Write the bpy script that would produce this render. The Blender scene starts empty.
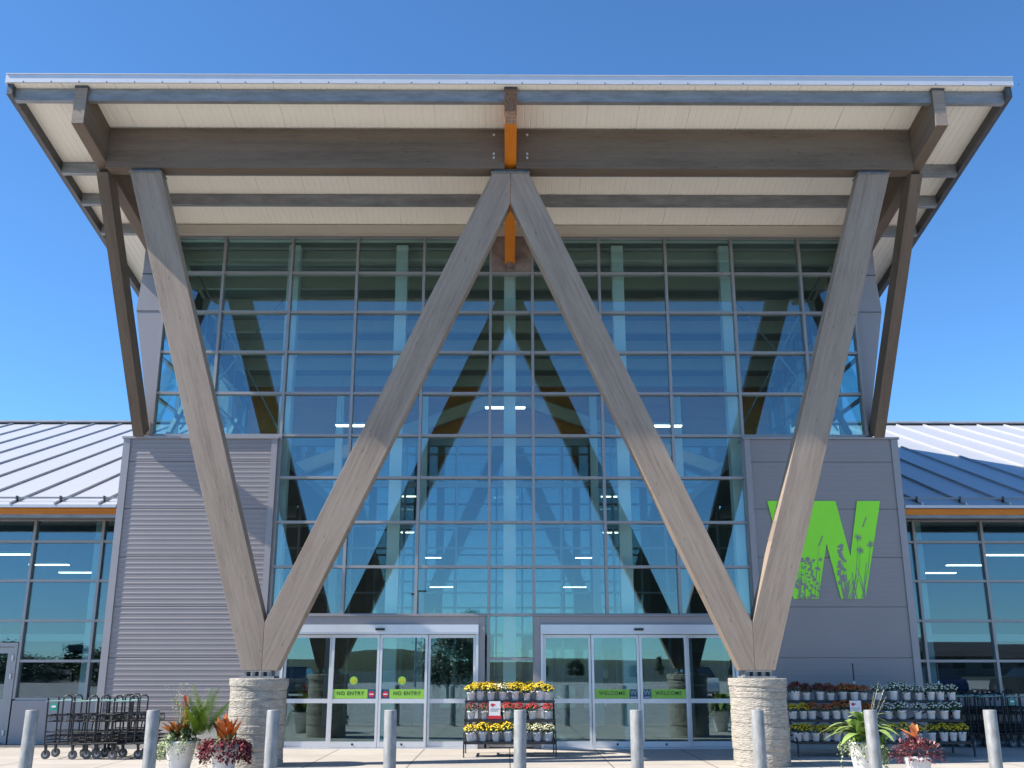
import bpy, math, random
from mathutils import Vector, Matrix, Quaternion
random.seed(7)
R = math.radians
S = bpy.context.scene
COL = S.collection

# ------------------------------------------------------------------ helpers
class MB:
    """collects geometry for ONE mesh object"""
    def __init__(s): s.v = []; s.f = []; s.m = []; s.sm = []
    def add(s, vs, fs, mi=0, smooth=False):
        b = len(s.v); s.v += [tuple(p) for p in vs]
        for f in fs: s.f.append([b + i for i in f]); s.m.append(mi); s.sm.append(smooth)
        return s
    def box(s, x0, x1, y0, y1, z0, z1, mi=0):
        vs = [(x0,y0,z0),(x1,y0,z0),(x1,y1,z0),(x0,y1,z0),(x0,y0,z1),(x1,y0,z1),(x1,y1,z1),(x0,y1,z1)]
        return s.add(vs, [(0,3,2,1),(4,5,6,7),(0,1,5,4),(1,2,6,5),(2,3,7,6),(3,0,4,7)], mi)
    def bar(s, p0, p1, w, h, mi=0, up=(0,0,1)):
        p0 = Vector(p0); p1 = Vector(p1); d = (p1-p0).normalized(); up = Vector(up)
        if abs(d.dot(up)) > .999: up = Vector((0,1,0))
        a = d.cross(up).normalized()*w/2; b = a.cross(d).normalized()*h/2
        vs = [p-a-b for p in (p0,p1)] + [p+a-b for p in (p0,p1)] + [p+a+b for p in (p0,p1)] + [p-a+b for p in (p0,p1)]
        return s.add(vs, [(0,2,4,6),(1,7,5,3),(0,1,3,2),(2,3,5,4),(4,5,7,6),(6,7,1,0)], mi)
    def prism(s, pts, vec, mi=0):
        n = len(pts); vec = Vector(vec); P = [Vector(p) for p in pts]
        return s.add(P+[p+vec for p in P], [list(range(n))[::-1], list(range(n,2*n))] + [(i,(i+1)%n,n+(i+1)%n,n+i) for i in range(n)], mi)
    def tube(s, path, r, n=8, mi=0, cap=True):
        P = [Vector(p) for p in path]; k = len(P); rs = r if isinstance(r,(list,tuple)) else [r]*k
        vs = []; ref = None
        for i in range(k):
            d = (P[min(i+1,k-1)]-P[max(i-1,0)]).normalized()
            if ref is None: ref = Vector((0,0,1)) if abs(d.z) < .9 else Vector((1,0,0))
            a = d.cross(ref).normalized(); b = a.cross(d).normalized(); ref = b
            for j in range(n):
                t = 2*math.pi*j/n; vs.append(P[i]+(a*math.cos(t)+b*math.sin(t))*rs[i])
        fs = [(i*n+j,i*n+(j+1)%n,(i+1)*n+(j+1)%n,(i+1)*n+j) for i in range(k-1) for j in range(n)]
        s.add(vs, fs, mi, True)
        if cap: s.add(vs[:n], [list(range(n))[::-1]], mi); s.add(vs[-n:], [list(range(n))], mi)
        return s
    def lathe(s, prof, c=(0,0,0), n=20, mi=0, smooth=True, jit=None):
        vs = []; c = Vector(c); k = len(prof)
        for i,(r,z) in enumerate(prof):
            for j in range(n):
                t = 2*math.pi*j/n; rr = r+(jit(i,j) if jit else 0)
                vs.append(c+Vector((rr*math.cos(t), rr*math.sin(t), z)))
        s.add(vs, [(i*n+j,i*n+(j+1)%n,(i+1)*n+(j+1)%n,(i+1)*n+j) for i in range(k-1) for j in range(n)], mi, smooth)
        s.add(vs[:n], [list(range(n))[::-1]], mi); s.add(vs[-n:], [list(range(n))], mi)
        return s
    def build(s, name, mats, parent=None, mat4=None):
        me = bpy.data.meshes.new(name); me.from_pydata(s.v, [], s.f)
        for m in (mats if isinstance(mats,(list,tuple)) else [mats]): me.materials.append(m)
        me.polygons.foreach_set('material_index', s.m); me.polygons.foreach_set('use_smooth', s.sm); me.update()
        o = bpy.data.objects.new(name, me); COL.objects.link(o)
        if parent:
            o.parent = parent
            if parent.type == 'MESH': o.matrix_parent_inverse = parent.matrix_basis.inverted()
        if mat4 is not None: o.matrix_local = mat4
        return o

def tag(o, label=None, cat=None, group=None, kind=None):
    if label: o['label'] = label
    if cat: o['category'] = cat
    if group: o['group'] = group
    if kind: o['kind'] = kind
    return o
def thing(name, label, cat, loc=(0,0,0), rz=0, group=None):
    o = bpy.data.objects.new(name, None); COL.objects.link(o); o.empty_display_size = .2
    o.location = loc; o.rotation_euler = (0,0,rz)
    return tag(o, label, cat, group)
def copy_tree(o, parent=None):
    c = o.copy(); COL.objects.link(c)
    if parent: c.parent = parent
    for ch in list(o.children): copy_tree(ch, c)
    return c
def beam(name, mat, parent, p0, p1, w, h, side=(0,1,0), poly=None):
    """timber with its own local X along the length, so the grain runs lengthwise"""
    p0 = Vector(p0); p1 = Vector(p1); x = (p1-p0).normalized(); y = Vector(side); y = (y-x*y.dot(x)).normalized(); z = x.cross(y)
    M = Matrix((x,y,z)).transposed().to_4x4(); M.translation = p0; L = (p1-p0).length
    b = MB()
    if poly is None: b.box(0, L, -w/2, w/2, -h/2, h/2)
    else:
        inv = M.inverted(); q = [inv @ Vector(p) for p in poly]; b.prism([(p.x,-w/2,p.z) for p in q], (0,w,0))
    o = b.build(name, mat, parent, M)
    bv = o.modifiers.new('edge','BEVEL'); bv.width = .006; bv.segments = 2; bv.limit_method = 'ANGLE'
    return o
def lettering(txt, size, pos, mat, parent, name='lettering', ext=.001, bold=0.0):
    c = bpy.data.curves.new('t','FONT'); c.body = txt; c.size = size; c.align_x = 'CENTER'; c.align_y = 'CENTER'; c.extrude = ext; c.offset = bold; c.space_character = 1.15
    t = bpy.data.objects.new('t', c); COL.objects.link(t); bpy.context.view_layer.update()
    me = bpy.data.meshes.new_from_object(t.evaluated_get(bpy.context.evaluated_depsgraph_get()))
    bpy.data.objects.remove(t); bpy.data.curves.remove(c)
    for v in me.vertices: x,y,z = v.co; v.co = (x+pos[0], pos[1]-z, y+pos[2])
    me.materials.clear(); me.materials.append(mat)
    o = bpy.data.objects.new(name, me); COL.objects.link(o); o.parent = parent
    return o

# ------------------------------------------------------------------ materials
def mat(name):
    m = bpy.data.materials.new(name); m.use_nodes = True; n = m.node_tree.nodes
    return m, n, m.node_tree.links, n['Principled BSDF']
def simple(name, col, rough=.5, metal=0.0, var=0.0, scale=6.0, bump=0.0, stretch=(1,1,1), spec=.5, trans=0):
    m,n,l,b = mat(name); b.inputs['Roughness'].default_value = rough; b.inputs['Metallic'].default_value = metal
    b.inputs['Base Color'].default_value = (*col,1); b.inputs['Specular IOR Level'].default_value = spec
    if var or bump:
        tc = n.new('ShaderNodeTexCoord'); mp = n.new('ShaderNodeMapping'); mp.inputs['Scale'].default_value = stretch
        l.new(tc.outputs['Object'], mp.inputs['Vector'])
        no = n.new('ShaderNodeTexNoise'); no.inputs['Scale'].default_value = scale; no.inputs['Detail'].default_value = 6; no.inputs['Roughness'].default_value = .65
        l.new(mp.outputs[0], no.inputs['Vector'])
        if var:
            r = n.new('ShaderNodeValToRGB'); e = r.color_ramp.elements
            e[0].position = .3; e[1].position = .7
            e[0].color = (*[max(0,c*(1-var)) for c in col],1); e[1].color = (*[min(1,c*(1+var)) for c in col],1)
            l.new(no.outputs['Fac'], r.inputs[0]); l.new(r.outputs[0], b.inputs['Base Color'])
        if bump:
            bp = n.new('ShaderNodeBump'); bp.inputs['Strength'].default_value = bump; bp.inputs['Distance'].default_value = .02
            l.new(no.outputs['Fac'], bp.inputs['Height']); l.new(bp.outputs[0], b.inputs['Normal'])
    return m
def wood(name, c0, c1, c2, rough=.6, lam=.045):
    m,n,l,b = mat(name); b.inputs['Roughness'].default_value = rough; b.inputs['Specular IOR Level'].default_value = .3
    tc = n.new('ShaderNodeTexCoord'); oi = n.new('ShaderNodeObjectInfo')
    ad = n.new('ShaderNodeVectorMath'); ad.operation = 'ADD'
    mu = n.new('ShaderNodeMath'); mu.operation = 'MULTIPLY'; mu.inputs[1].default_value = 40; l.new(oi.outputs['Random'], mu.inputs[0])
    l.new(tc.outputs['Object'], ad.inputs[0]); l.new(mu.outputs[0], ad.inputs[1])
    # fine grain, stretched lengthwise
    mp = n.new('ShaderNodeMapping'); mp.inputs['Scale'].default_value = (.9,11,11); l.new(ad.outputs[0], mp.inputs[0])
    g = n.new('ShaderNodeTexNoise'); g.inputs['Scale'].default_value = 3; g.inputs['Detail'].default_value = 8; g.inputs['Roughness'].default_value = .8; l.new(mp.outputs[0], g.inputs[0])
    # broad weathering patches
    mp2 = n.new('ShaderNodeMapping'); mp2.inputs['Scale'].default_value = (.35,2.2,2.2); l.new(ad.outputs[0], mp2.inputs[0])
    w = n.new('ShaderNodeTexNoise'); w.inputs['Scale'].default_value = 1.6; w.inputs['Detail'].default_value = 4; l.new(mp2.outputs[0], w.inputs[0])
    # laminations: each layer its own shade, stretched boards
    sx = n.new('ShaderNodeSeparateXYZ'); l.new(tc.outputs['Object'], sx.inputs[0])
    dv = n.new('ShaderNodeMath'); dv.operation = 'DIVIDE'; dv.inputs[1].default_value = lam; l.new(sx.outputs['Z'], dv.inputs[0])
    fl = n.new('ShaderNodeMath'); fl.operation = 'FLOOR'; l.new(dv.outputs[0], fl.inputs[0])
    wn = n.new('ShaderNodeTexWhiteNoise'); wn.noise_dimensions = '2D'
    cx = n.new('ShaderNodeCombineXYZ'); l.new(fl.outputs[0], cx.inputs[0]); l.new(oi.outputs['Random'], cx.inputs[1]); l.new(cx.outputs[0], wn.inputs['Vector'])
    fr = n.new('ShaderNodeMath'); fr.operation = 'FRACT'; l.new(dv.outputs[0], fr.inputs[0])
    ln = n.new('ShaderNodeMath'); ln.operation = 'LESS_THAN'; ln.inputs[1].default_value = .05; l.new(fr.outputs[0], ln.inputs[0])
    # knots
    mp3 = n.new('ShaderNodeMapping'); mp3.inputs['Scale'].default_value = (2.2,9,9); l.new(ad.outputs[0], mp3.inputs[0])
    vo = n.new('ShaderNodeTexVoronoi'); vo.inputs['Scale'].default_value = 1.0; l.new(mp3.outputs[0], vo.inputs['Vector'])
    kn = n.new('ShaderNodeMath'); kn.operation = 'LESS_THAN'; kn.inputs[1].default_value = .09; l.new(vo.outputs['Distance'], kn.inputs[0])
    s1 = n.new('ShaderNodeMath'); s1.operation = 'MULTIPLY_ADD'; s1.inputs[1].default_value = .14; l.new(wn.outputs['Value'], s1.inputs[0]); l.new(g.outputs['Fac'], s1.inputs[2])
    s2 = n.new('ShaderNodeMath'); s2.operation = 'MULTIPLY_ADD'; s2.inputs[1].default_value = .75; l.new(w.outputs['Fac'], s2.inputs[0]); l.new(s1.outputs[0], s2.inputs[2])
    s3 = n.new('ShaderNodeMath'); s3.operation = 'MULTIPLY_ADD'; s3.inputs[1].default_value = -.16; l.new(ln.outputs[0], s3.inputs[0]); l.new(s2.outputs[0], s3.inputs[2])
    s4 = n.new('ShaderNodeMath'); s4.operation = 'MULTIPLY_ADD'; s4.inputs[1].default_value = -.3; l.new(kn.outputs[0], s4.inputs[0]); l.new(s3.outputs[0], s4.inputs[2])
    r = n.new('ShaderNodeValToRGB'); e = r.color_ramp.elements; e[0].position = .45; e[0].color = (*c0,1); e[1].position = 1.45; e[1].color = (*c2,1)
    e[1].position = 1.0; k = e.new(.78); k.color = (*c1,1)
    mr = n.new('ShaderNodeMapRange'); mr.inputs['From Max'].default_value = 1.5; l.new(s4.outputs[0], mr.inputs[0])
    l.new(mr.outputs[0], r.inputs[0]); l.new(r.outputs[0], b.inputs['Base Color'])
    e[0].position = .35; k.position = .62; 
    bp = n.new('ShaderNodeBump'); bp.inputs['Strength'].default_value = .15; bp.inputs['Distance'].default_value = .01; l.new(g.outputs['Fac'], bp.inputs['Height']); l.new(bp.outputs[0], b.inputs['Normal'])
    return m
def glass(name, tint, base, gcol=(1,1,1)):
    m,n,l,b = mat(name); n.remove(b); out = n['Material Output']
    t = n.new('ShaderNodeBsdfTransparent'); t.inputs[0].default_value = (*tint,1)
    g = n.new('ShaderNodeBsdfGlossy'); g.inputs['Color'].default_value = (*gcol,1); g.inputs['Roughness'].default_value = 0
    lw = n.new('ShaderNodeLayerWeight'); lw.inputs['Blend'].default_value = .5
    p = n.new('ShaderNodeMath'); p.operation = 'POWER'; p.inputs[1].default_value = 4; l.new(lw.outputs['Facing'], p.inputs[0])
    a = n.new('ShaderNodeMath'); a.operation = 'MULTIPLY_ADD'; a.inputs[1].default_value = 1-base; a.inputs[2].default_value = base; l.new(p.outputs[0], a.inputs[0])
    mx = n.new('ShaderNodeMixShader'); l.new(a.outputs[0], mx.inputs[0]); l.new(t.outputs[0], mx.inputs[1]); l.new(g.outputs[0], mx.inputs[2]); l.new(mx.outputs[0], out.inputs[0])
    return m
def emit(name, col, st):
    m,n,l,b = mat(name); b.inputs['Base Color'].default_value = (.8,.8,.8,1); b.inputs['Emission Color'].default_value = (*col,1); b.inputs['Emission Strength'].default_value = st
    return m

M = {}
M['wood'] = wood('weathered_glulam', (.17,.128,.098), (.30,.236,.184), (.43,.352,.285))
M['palewood'] = wood('pale_glulam', (.40,.29,.20), (.60,.46,.34), (.70,.56,.43))
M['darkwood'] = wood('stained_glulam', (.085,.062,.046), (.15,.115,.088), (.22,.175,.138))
M['orange'] = wood('orange_glulam', (.38,.10,.007), (.56,.175,.013), (.66,.25,.03), .45)
M['endgrain'] = simple('end_grain', (.20,.10,.05), .8, var=.75, scale=28, bump=.4)
M['soffit'] = simple('soffit_metal', (.86,.825,.735), .6, var=.03, scale=1.2, stretch=(1,.3,1))
M['headtrim'] = simple('head_trim', (.47,.43,.365), .6, var=.05, scale=2)
M['fascia'] = simple('fascia_metal', (.62,.63,.66), .4, .2, var=.04, scale=3)
M['steel'] = simple('galvanized_steel', (.235,.245,.255), .5, .25, var=.28, scale=2.6, stretch=(.8,3,3))
M['racksteel'] = simple('black_rack_steel', (.03,.03,.032), .5, .2, var=.2, scale=6)
M['darksteel'] = simple('dark_steel', (.09,.09,.095), .5, .4, var=.2, scale=4)
M['plate'] = simple('weathered_plate', (.26,.20,.18), .5, .3, var=.45, scale=3.5)
M['clad'] = simple('grey_cladding', (.268,.243,.248), .45, .15, var=.035, scale=.9)
M['trim'] = simple('cladding_trim', (.31,.29,.30), .4, .2, var=.03, scale=2)
M['mullion'] = simple('mullion_aluminium', (.33,.32,.325), .4, .3, var=.04, scale=5)
M['alum'] = simple('anodized_aluminium', (.66,.67,.70), .33, .35, var=.04, scale=4)
M['glass'] = glass('facade_glass', (.84,.955,.94), .122, (.74,.90,1.0))
M['glass_in'] = glass('inner_glass', (.92,.97,.96), .10, (.9,.97,1))
M['glass_side'] = glass('clerestory_glass', (.70,.93,.97), .06)
M['glass_wing'] = glass('wing_glass', (.66,.80,.82), .12, (.78,.90,1))
M['glass_door'] = glass('door_glass', (.70,.87,.88), .145, (.74,.93,1))
M['white'] = simple('white_paint', (.80,.80,.78), .5, var=.02, scale=2)
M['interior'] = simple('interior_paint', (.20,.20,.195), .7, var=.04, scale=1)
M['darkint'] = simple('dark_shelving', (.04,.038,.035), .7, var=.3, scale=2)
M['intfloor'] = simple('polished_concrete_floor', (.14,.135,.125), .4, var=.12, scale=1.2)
M['roofwhite'] = simple('roof_sheet', (.50,.51,.535), .42, .25, var=.025, scale=.6, stretch=(1,.25,1))
M['bollard'] = simple('galvanized_pipe', (.25,.255,.25), .6, .15, var=.34, scale=13, stretch=(1,1,.4))
M['pot'] = simple('white_plastic_pot', (.78,.78,.80), .45, var=.02)
M['planter'] = simple('white_glazed_planter', (.76,.75,.73), .5, var=.10, scale=5, bump=.15)
M['black'] = simple('black_powdercoat', (.018,.018,.02), .4, .1, var=.3, scale=12)
M['rubber'] = simple('grey_rubber', (.10,.10,.10), .7, var=.25, scale=20)
M['hub'] = simple('caster_hub', (.30,.30,.31), .4, .5)
M['teal'] = simple('teal_plastic', (.03,.30,.22), .4)
M['palegrey'] = simple('pale_teal_plastic', (.22,.36,.33), .4)
M['green'] = simple('lime_vinyl', (.30,.88,.035), .5, var=.03, scale=3)
M['decalgreen'] = simple('lime_decal', (.28,.56,.07), .5)
M['navy'] = simple('navy_decal', (.02,.075,.15), .5)
M['ink'] = simple('dark_green_ink', (.015,.06,.02), .5)
M['red'] = simple('red_decal', (.62,.02,.05), .5)
M['paper'] = simple('white_card', (.80,.78,.78), .6)
M['lamp'] = emit('lamp_tube', (1,.93,.80), 3.2)
M['soil'] = simple('potting_soil', (.03,.02,.015), .9, bump=.5, scale=40)
def leafm(name, c, var=.35, scale=14, rough=.5):
    m = simple(name, c, rough, var=var, scale=scale)
    b = m.node_tree.nodes['Principled BSDF']; b.inputs['Subsurface Weight'].default_value = 0
    return m
M['leaf'] = leafm('mum_foliage', (.035,.07,.02))
M['leaf_w'] = leafm('pale_mum_foliage', (.045,.085,.035))
M['fern'] = leafm('cycad_leaf', (.28,.44,.05))
M['bigleaf'] = leafm('broad_light_leaf', (.24,.34,.09))
M['croton'] = leafm('bronze_croton_leaf', (.30,.10,.015), .6, 9)
M['cordyline'] = leafm('orange_canna_leaf', (.48,.11,.012), .55, 9)
M['redleaf'] = leafm('red_leaf', (.42,.05,.035), .4, 20)
M['ivy'] = leafm('pale_ivy', (.34,.40,.20), .4, 30)
M['sage'] = leafm('grey_green_leaf', (.14,.20,.09), .4, 20)
M['coleus'] = leafm('burgundy_coleus', (.17,.028,.038), .5, 30)
M['coleus_pale'] = leafm('rose_coleus', (.42,.20,.19), .45, 30)
M['straw'] = leafm('dry_grass', (.42,.42,.27), .3, 20)
M['treeleaf'] = leafm('tree_leaf', (.045,.075,.025), .5, 3)
M['bark'] = simple('bark', (.10,.075,.05), .9, var=.3, scale=8, bump=.5)
for k,c in dict(yellow=(.80,.56,.012), gold=(.72,.50,.01), maroon=(.15,.012,.008), orange=(.48,.105,.012), red=(.55,.018,.02), white=(.72,.74,.62), cream=(.72,.68,.40), darkred=(.30,.012,.012)).items():
    M['fl_'+k] = simple('petal_'+k, c, .6, var=.25, scale=30)

def stone_mat():
    m,n,l,b = mat('split_stone_pillar'); b.inputs['Roughness'].default_value = .85; b.inputs['Specular IOR Level'].default_value = .25
    tc = n.new('ShaderNodeTexCoord')
    mp = n.new('ShaderNodeMapping'); mp.inputs['Scale'].default_value = (2.2,2.2,7); l.new(tc.outputs['Object'], mp.inputs[0])
    a = n.new('ShaderNodeTexNoise'); a.inputs['Scale'].default_value = 3; a.inputs['Detail'].default_value = 9; a.inputs['Roughness'].default_value = .75; l.new(mp.outputs[0], a.inputs[0])
    v = n.new('ShaderNodeTexVoronoi'); v.inputs['Scale'].default_value = 9; l.new(mp.outputs[0], v.inputs['Vector'])
    r = n.new('ShaderNodeValToRGB'); e = r.color_ramp.elements; e[0].position=.32; e[0].color=(.26,.232,.195,1); e[1].position=.7; e[1].color=(.52,.48,.415,1)
    l.new(a.outputs['Fac'], r.inputs[0]); l.new(r.outputs[0], b.inputs['Base Color'])
    ad = n.new('ShaderNodeMath'); ad.operation='MULTIPLY_ADD'; ad.inputs[1].default_value=.6; l.new(v.outputs['Distance'], ad.inputs[0]); l.new(a.outputs['Fac'], ad.inputs[2])
    bp = n.new('ShaderNodeBump'); bp.inputs['Strength'].default_value=.9; bp.inputs['Distance'].default_value=.02; l.new(ad.outputs[0], bp.inputs['Height']); l.new(bp.outputs[0], b.inputs['Normal'])
    return m
M['stone'] = stone_mat()
def paving_mat():
    m,n,l,b = mat('concrete_paving'); b.inputs['Roughness'].default_value = .8; b.inputs['Specular IOR Level'].default_value = .25
    tc = n.new('ShaderNodeTexCoord')
    a = n.new('ShaderNodeTexNoise'); a.inputs['Scale'].default_value=.7; a.inputs['Detail'].default_value=10; a.inputs['Roughness'].default_value=.7; l.new(tc.outputs['Object'], a.inputs[0])
    r = n.new('ShaderNodeValToRGB'); e=r.color_ramp.elements; e[0].position=.3; e[0].color=(.40,.365,.325,1); e[1].position=.7; e[1].color=(.52,.48,.43,1)
    l.new(a.outputs['Fac'], r.inputs[0])
    bk = n.new('ShaderNodeTexBrick'); bk.offset=0; bk.inputs['Scale'].default_value=1; bk.inputs['Brick Width'].default_value=1.6; bk.inputs['Row Height'].default_value=1.6; bk.inputs['Mortar Size'].default_value=.012
    bk.inputs['Color1'].default_value=(1,1,1,1); bk.inputs['Color2'].default_value=(.92,.92,.92,1); bk.inputs['Mortar'].default_value=(.35,.33,.3,1); l.new(tc.outputs['Object'], bk.inputs['Vector'])
    mx = n.new('ShaderNodeMix'); mx.data_type='RGBA'; mx.blend_type='MULTIPLY'; mx.inputs['Factor'].default_value=1
    l.new(r.outputs[0], mx.inputs['A']); l.new(bk.outputs['Color'], mx.inputs['B']); l.new(mx.outputs['Result'], b.inputs['Base Color'])
    return m
M['paving'] = paving_mat()
M['asphalt'] = simple('concrete_lot', (.36,.345,.32), .85, var=.3, scale=3, bump=.2)
M['dryland'] = simple('dry_grassland', (.05,.062,.045), .95, var=.35, scale=.05)
M['hill'] = simple('hill_scrub', (.075,.085,.045), .95, var=.4, scale=.03)
M['kerb'] = simple('kerb_concrete', (.42,.40,.37), .85, var=.1, scale=3)
M['paint'] = simple('road_paint', (.72,.72,.70), .7, var=.08, scale=6)

# ------------------------------------------------------------------ ground
g = MB(); g.add([(-900,-900,-.15),(900,-900,-.15),(900,900,-.15),(-900,900,-.15)], [(0,1,2,3)])
tag(g.build('ground', M['dryland']), kind='structure')
g = MB(); g.box(-60,60,-75,-8.85,-.3,-.13); tag(g.build('parking_lot', M['asphalt']), kind='structure')
g = MB(); g.box(-40,40,-8.7,27,-.3,0); tag(g.build('pavement', M['paving']), kind='structure')
g = MB(); g.box(-40,40,-8.85,-8.702,-.3,.004); tag(g.build('kerb', M['kerb']), kind='structure')
g = MB()
for i in range(-11,12):
    if i % 2: g.box(i*2.7-.06,i*2.7+.06,-36,-30.5,-.128,-.126)
    else: g.box(i*2.7-.06,i*2.7+.06,-47,-41.5,-.128,-.126)
tag(g.build('parking_lines', M['paint']), kind='structure')
g = MB(); g.box(-25.7,25.7,.2,24.2,-.1,.006); tag(g.build('store_floor', M['intfloor']), kind='structure')
# low hills all round the far distance
hb = MB(); N=120; vs=[]
for i in range(N):
    t = 2*math.pi*i/N; h = 3+1.2*math.sin(3*t+1)+.8*math.sin(7*t)+.6*math.sin(17*t+2)
    vs += [(620*math.cos(t),620*math.sin(t),-1),(720*math.cos(t),720*math.sin(t),max(1.2,h)),(860*math.cos(t),860*math.sin(t),-1)]
hb.add(vs, [(3*i+k,3*((i+1)%N)+k,3*((i+1)%N)+k+1,3*i+k+1) for i in range(N) for k in (0,1)],0,True)
tag(hb.build('hills', M['hill']), kind='structure')

mb_ = MB(); rgm = random.Random(8); ring=[]
for j in range(7):
    for i in range(28):
        t=2*math.pi*i/28; rr=(1-j/6)**.8; ring.append((-30+22*rr*math.cos(t)*(1+.12*math.sin(3*t+1)),-235+14*rr*math.sin(t),-.3+4.9*(1-(1-j/6)**2.2)*(1+.06*math.sin(5*t+j))))
mb_.add(ring,[(j*28+i,j*28+(i+1)%28,(j+1)*28+(i+1)%28,(j+1)*28+i) for j in range(6) for i in range(28)],0,True)
tag(mb_.build('hill', M['hill']), kind='structure')

# ------------------------------------------------------------------ entrance hall
H = thing('entrance_hall', 'tall glass entrance hall with W-shaped timber legs under a broad sloping roof', 'building')
SL = .175; Z0 = 10.55; YF = -4.63; YB = 10.0
zs = lambda y: Z0 - SL*y                                    # soffit height
XW = 8.83
# roof deck with a ribbed soffit: 5 cm ribs run up the slope, panels join every 0.93 m
b = MB(); n = int(2*XW/.1163); prof = []
x = -XW
pitch = 2*XW/152
for i in range(152):
    x = -XW + i*pitch; joint = (i % 8 == 0)
    if joint: prof += [(x,0),(x+.003,.016),(x+.012,.016),(x+.015,0)]
    else: prof += [(x,0),(x+.008,.007),(x+.018,.007),(x+.026,0)]
prof.append((XW,0))
k = len(prof); vs = [(px, YF, zs(YF)+dz) for px,dz in prof] + [(px, YB, zs(YB)+dz) for px,dz in prof]
b.add(vs, [(i,k+i,k+i+1,i+1) for i in range(k-1)])
t = .14
b.add([(-XW,YF,zs(YF)),(XW,YF,zs(YF)),(XW,YB,zs(YB)),(-XW,YB,zs(YB)),(-XW,YF,zs(YF)+t),(XW,YF,zs(YF)+t),(XW,YB,zs(YB)+t),(-XW,YB,zs(YB)+t)], [(4,5,6,7),(0,1,5,4),(1,2,6,5),(2,3,7,6),(3,0,4,7)])
roof = b.build('roof', M['soffit'], H)
b = MB(); zf = zs(YF)
b.box(-XW-.02,XW+.02,YF-.035,YF-.003,zf-.012,zf+.145)
b.box(-XW-.02,XW+.02,YF-.05,YF+.10,zf+.147,zf+.16)
for i in range(38):                                          # drip-edge fasteners
    xx = -XW+.3+i*.485
    b.box(xx-.008,xx+.008,YF-.045,YF-.037,zf-.012,zf+.012,1)
b.build('fascia', [M['fascia'],M['darksteel']], roof)
for s in (-1,1):
    b = MB(); X = s*(XW-.05)
    b.prism([(X-.05,YF+.02,zs(YF)-.004),(X-.05,YB,zs(YB)-.004),(X-.05,YB,zs(YB)-.21),(X-.05,YF+.02,zs(YF)-.21)], (.10,0,0))
    b.build('edge_beam', M['darksteel'], roof)
    b = MB(); X = s*(XW+.011)
    b.prism([(X-.009,YF-.002,zs(YF)+.145),(X-.009,YB,zs(YB)+.145),(X-.009,YB,zs(YB)-.02),(X-.009,YF-.002,zs(YF)-.02)], (.018,0,0))
    b.build('side_flashing', M['fascia'], roof)
# rafters: grey at the sides, orange in the middle
RX = (-7.545, 0.0, 7.545); RW = .215; RD = .74; YR = -4.56
for xx in RX:
    m = M['orange'] if xx == 0 else M['darkwood']
    ye = YB-.3 if xx else .02
    p0 = Vector((xx,YR,zs(YR)-RD/2-.01)); p1 = Vector((xx,ye,zs(ye)-RD/2-.01))
    d = Vector((0,1,-SL)).normalized(); off = .5*RD
    poly = [(xx,YR,zs(YR)-.006),(xx,ye,zs(ye)-.006),(xx,ye,zs(ye)-RD),(xx,YR,zs(YR)-RD)]
    r = beam('rafter', m, H, p0, p1, RW, RD, (1,0,0), poly)
    if xx == 0: r['label'] = 'bright orange central rafter'
    e = MB(); e.box(xx-RW/2+.004,xx+RW/2-.004,YR-.012,YR-.002,zs(YR)-RD+.004,zs(YR)-.05)
    e.build('end_grain', M['endgrain'] if xx == 0 else M['wood'], r)
    e = MB(); e.box(xx-RW/2-.008,xx+RW/2+.008,YR-.02,YR+.05,zs(YR)-.05,zs(YR)-.008); e.build('end_cap', M['darksteel'], r)
# purlins between and outside the rafters
for y in (-4.45,-3.37,-2.42,-1.42):
    h = .225
    for xa,xb in ((-XW+.1,RX[0]-RW/2),(RX[0]+RW/2,-RW/2),(RW/2,RX[2]-RW/2),(RX[2]+RW/2,XW-.1)):
        if y == -3.37 and max(abs(xa),abs(xb)) > 7.7: continue
        b = MB(); z1 = zs(y)-.012
        b.box(xa,xb,y-.05,y+.05,z1-.02,z1); b.box(xa,xb,y-.055,y+.055,z1-h,z1-h+.02); b.box(xa,xb,y-.012,y+.012,z1-h+.02,z1-.02)
        b.box(xa,xb,y-.052,y-.040,z1-h+.02,z1-.02)
        b.build('purlin', M['steel'], H)
        if abs(xa) < .2 or abs(xb) < .2:
            xx = xa if abs(xa)<.2 else xb; sg = 1 if xx>0 else -1
            c = MB(); c.box(min(xx,xx+sg*.09),max(xx,xx+sg*.09),y-.075,y-.056,z1-.2,z1-.05)
            c.build('cleat', M['steel'], H)
# wall-head beam above the glass
for xa,xb in ((-XW+.1,RX[0]-RW/2),(RX[0]+RW/2,-RW/2),(RW/2,RX[2]-RW/2),(RX[2]+RW/2,XW-.1)):
    b = MB(); b.box(xa,xb,-.42,-.30,zs(-.36)-.225,zs(-.36)-.02); b.build('purlin', M['steel'] if max(abs(xa),abs(xb))>7.7 else M['headtrim'], H)
b = MB(); b.prism([(-7.35,.3,zs(.3)-.004),(-7.35,9.9,zs(9.9)-.004),(-7.35,9.9,zs(9.9)-.009),(-7.35,.3,zs(.3)-.009)],(14.7,0,0)); b.build('ceiling', M['interior'], H)  # dark sheet added under the pale deck, its colour standing in for indoor shade
# interior purlins
for i in range(8):
    y = .65+i*1.04
    b = MB(); b.box(-7.42,7.42,y-.06,y+.06,zs(y)-.32,zs(y)-.012); b.build('purlin', M['headtrim'], H)
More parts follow.
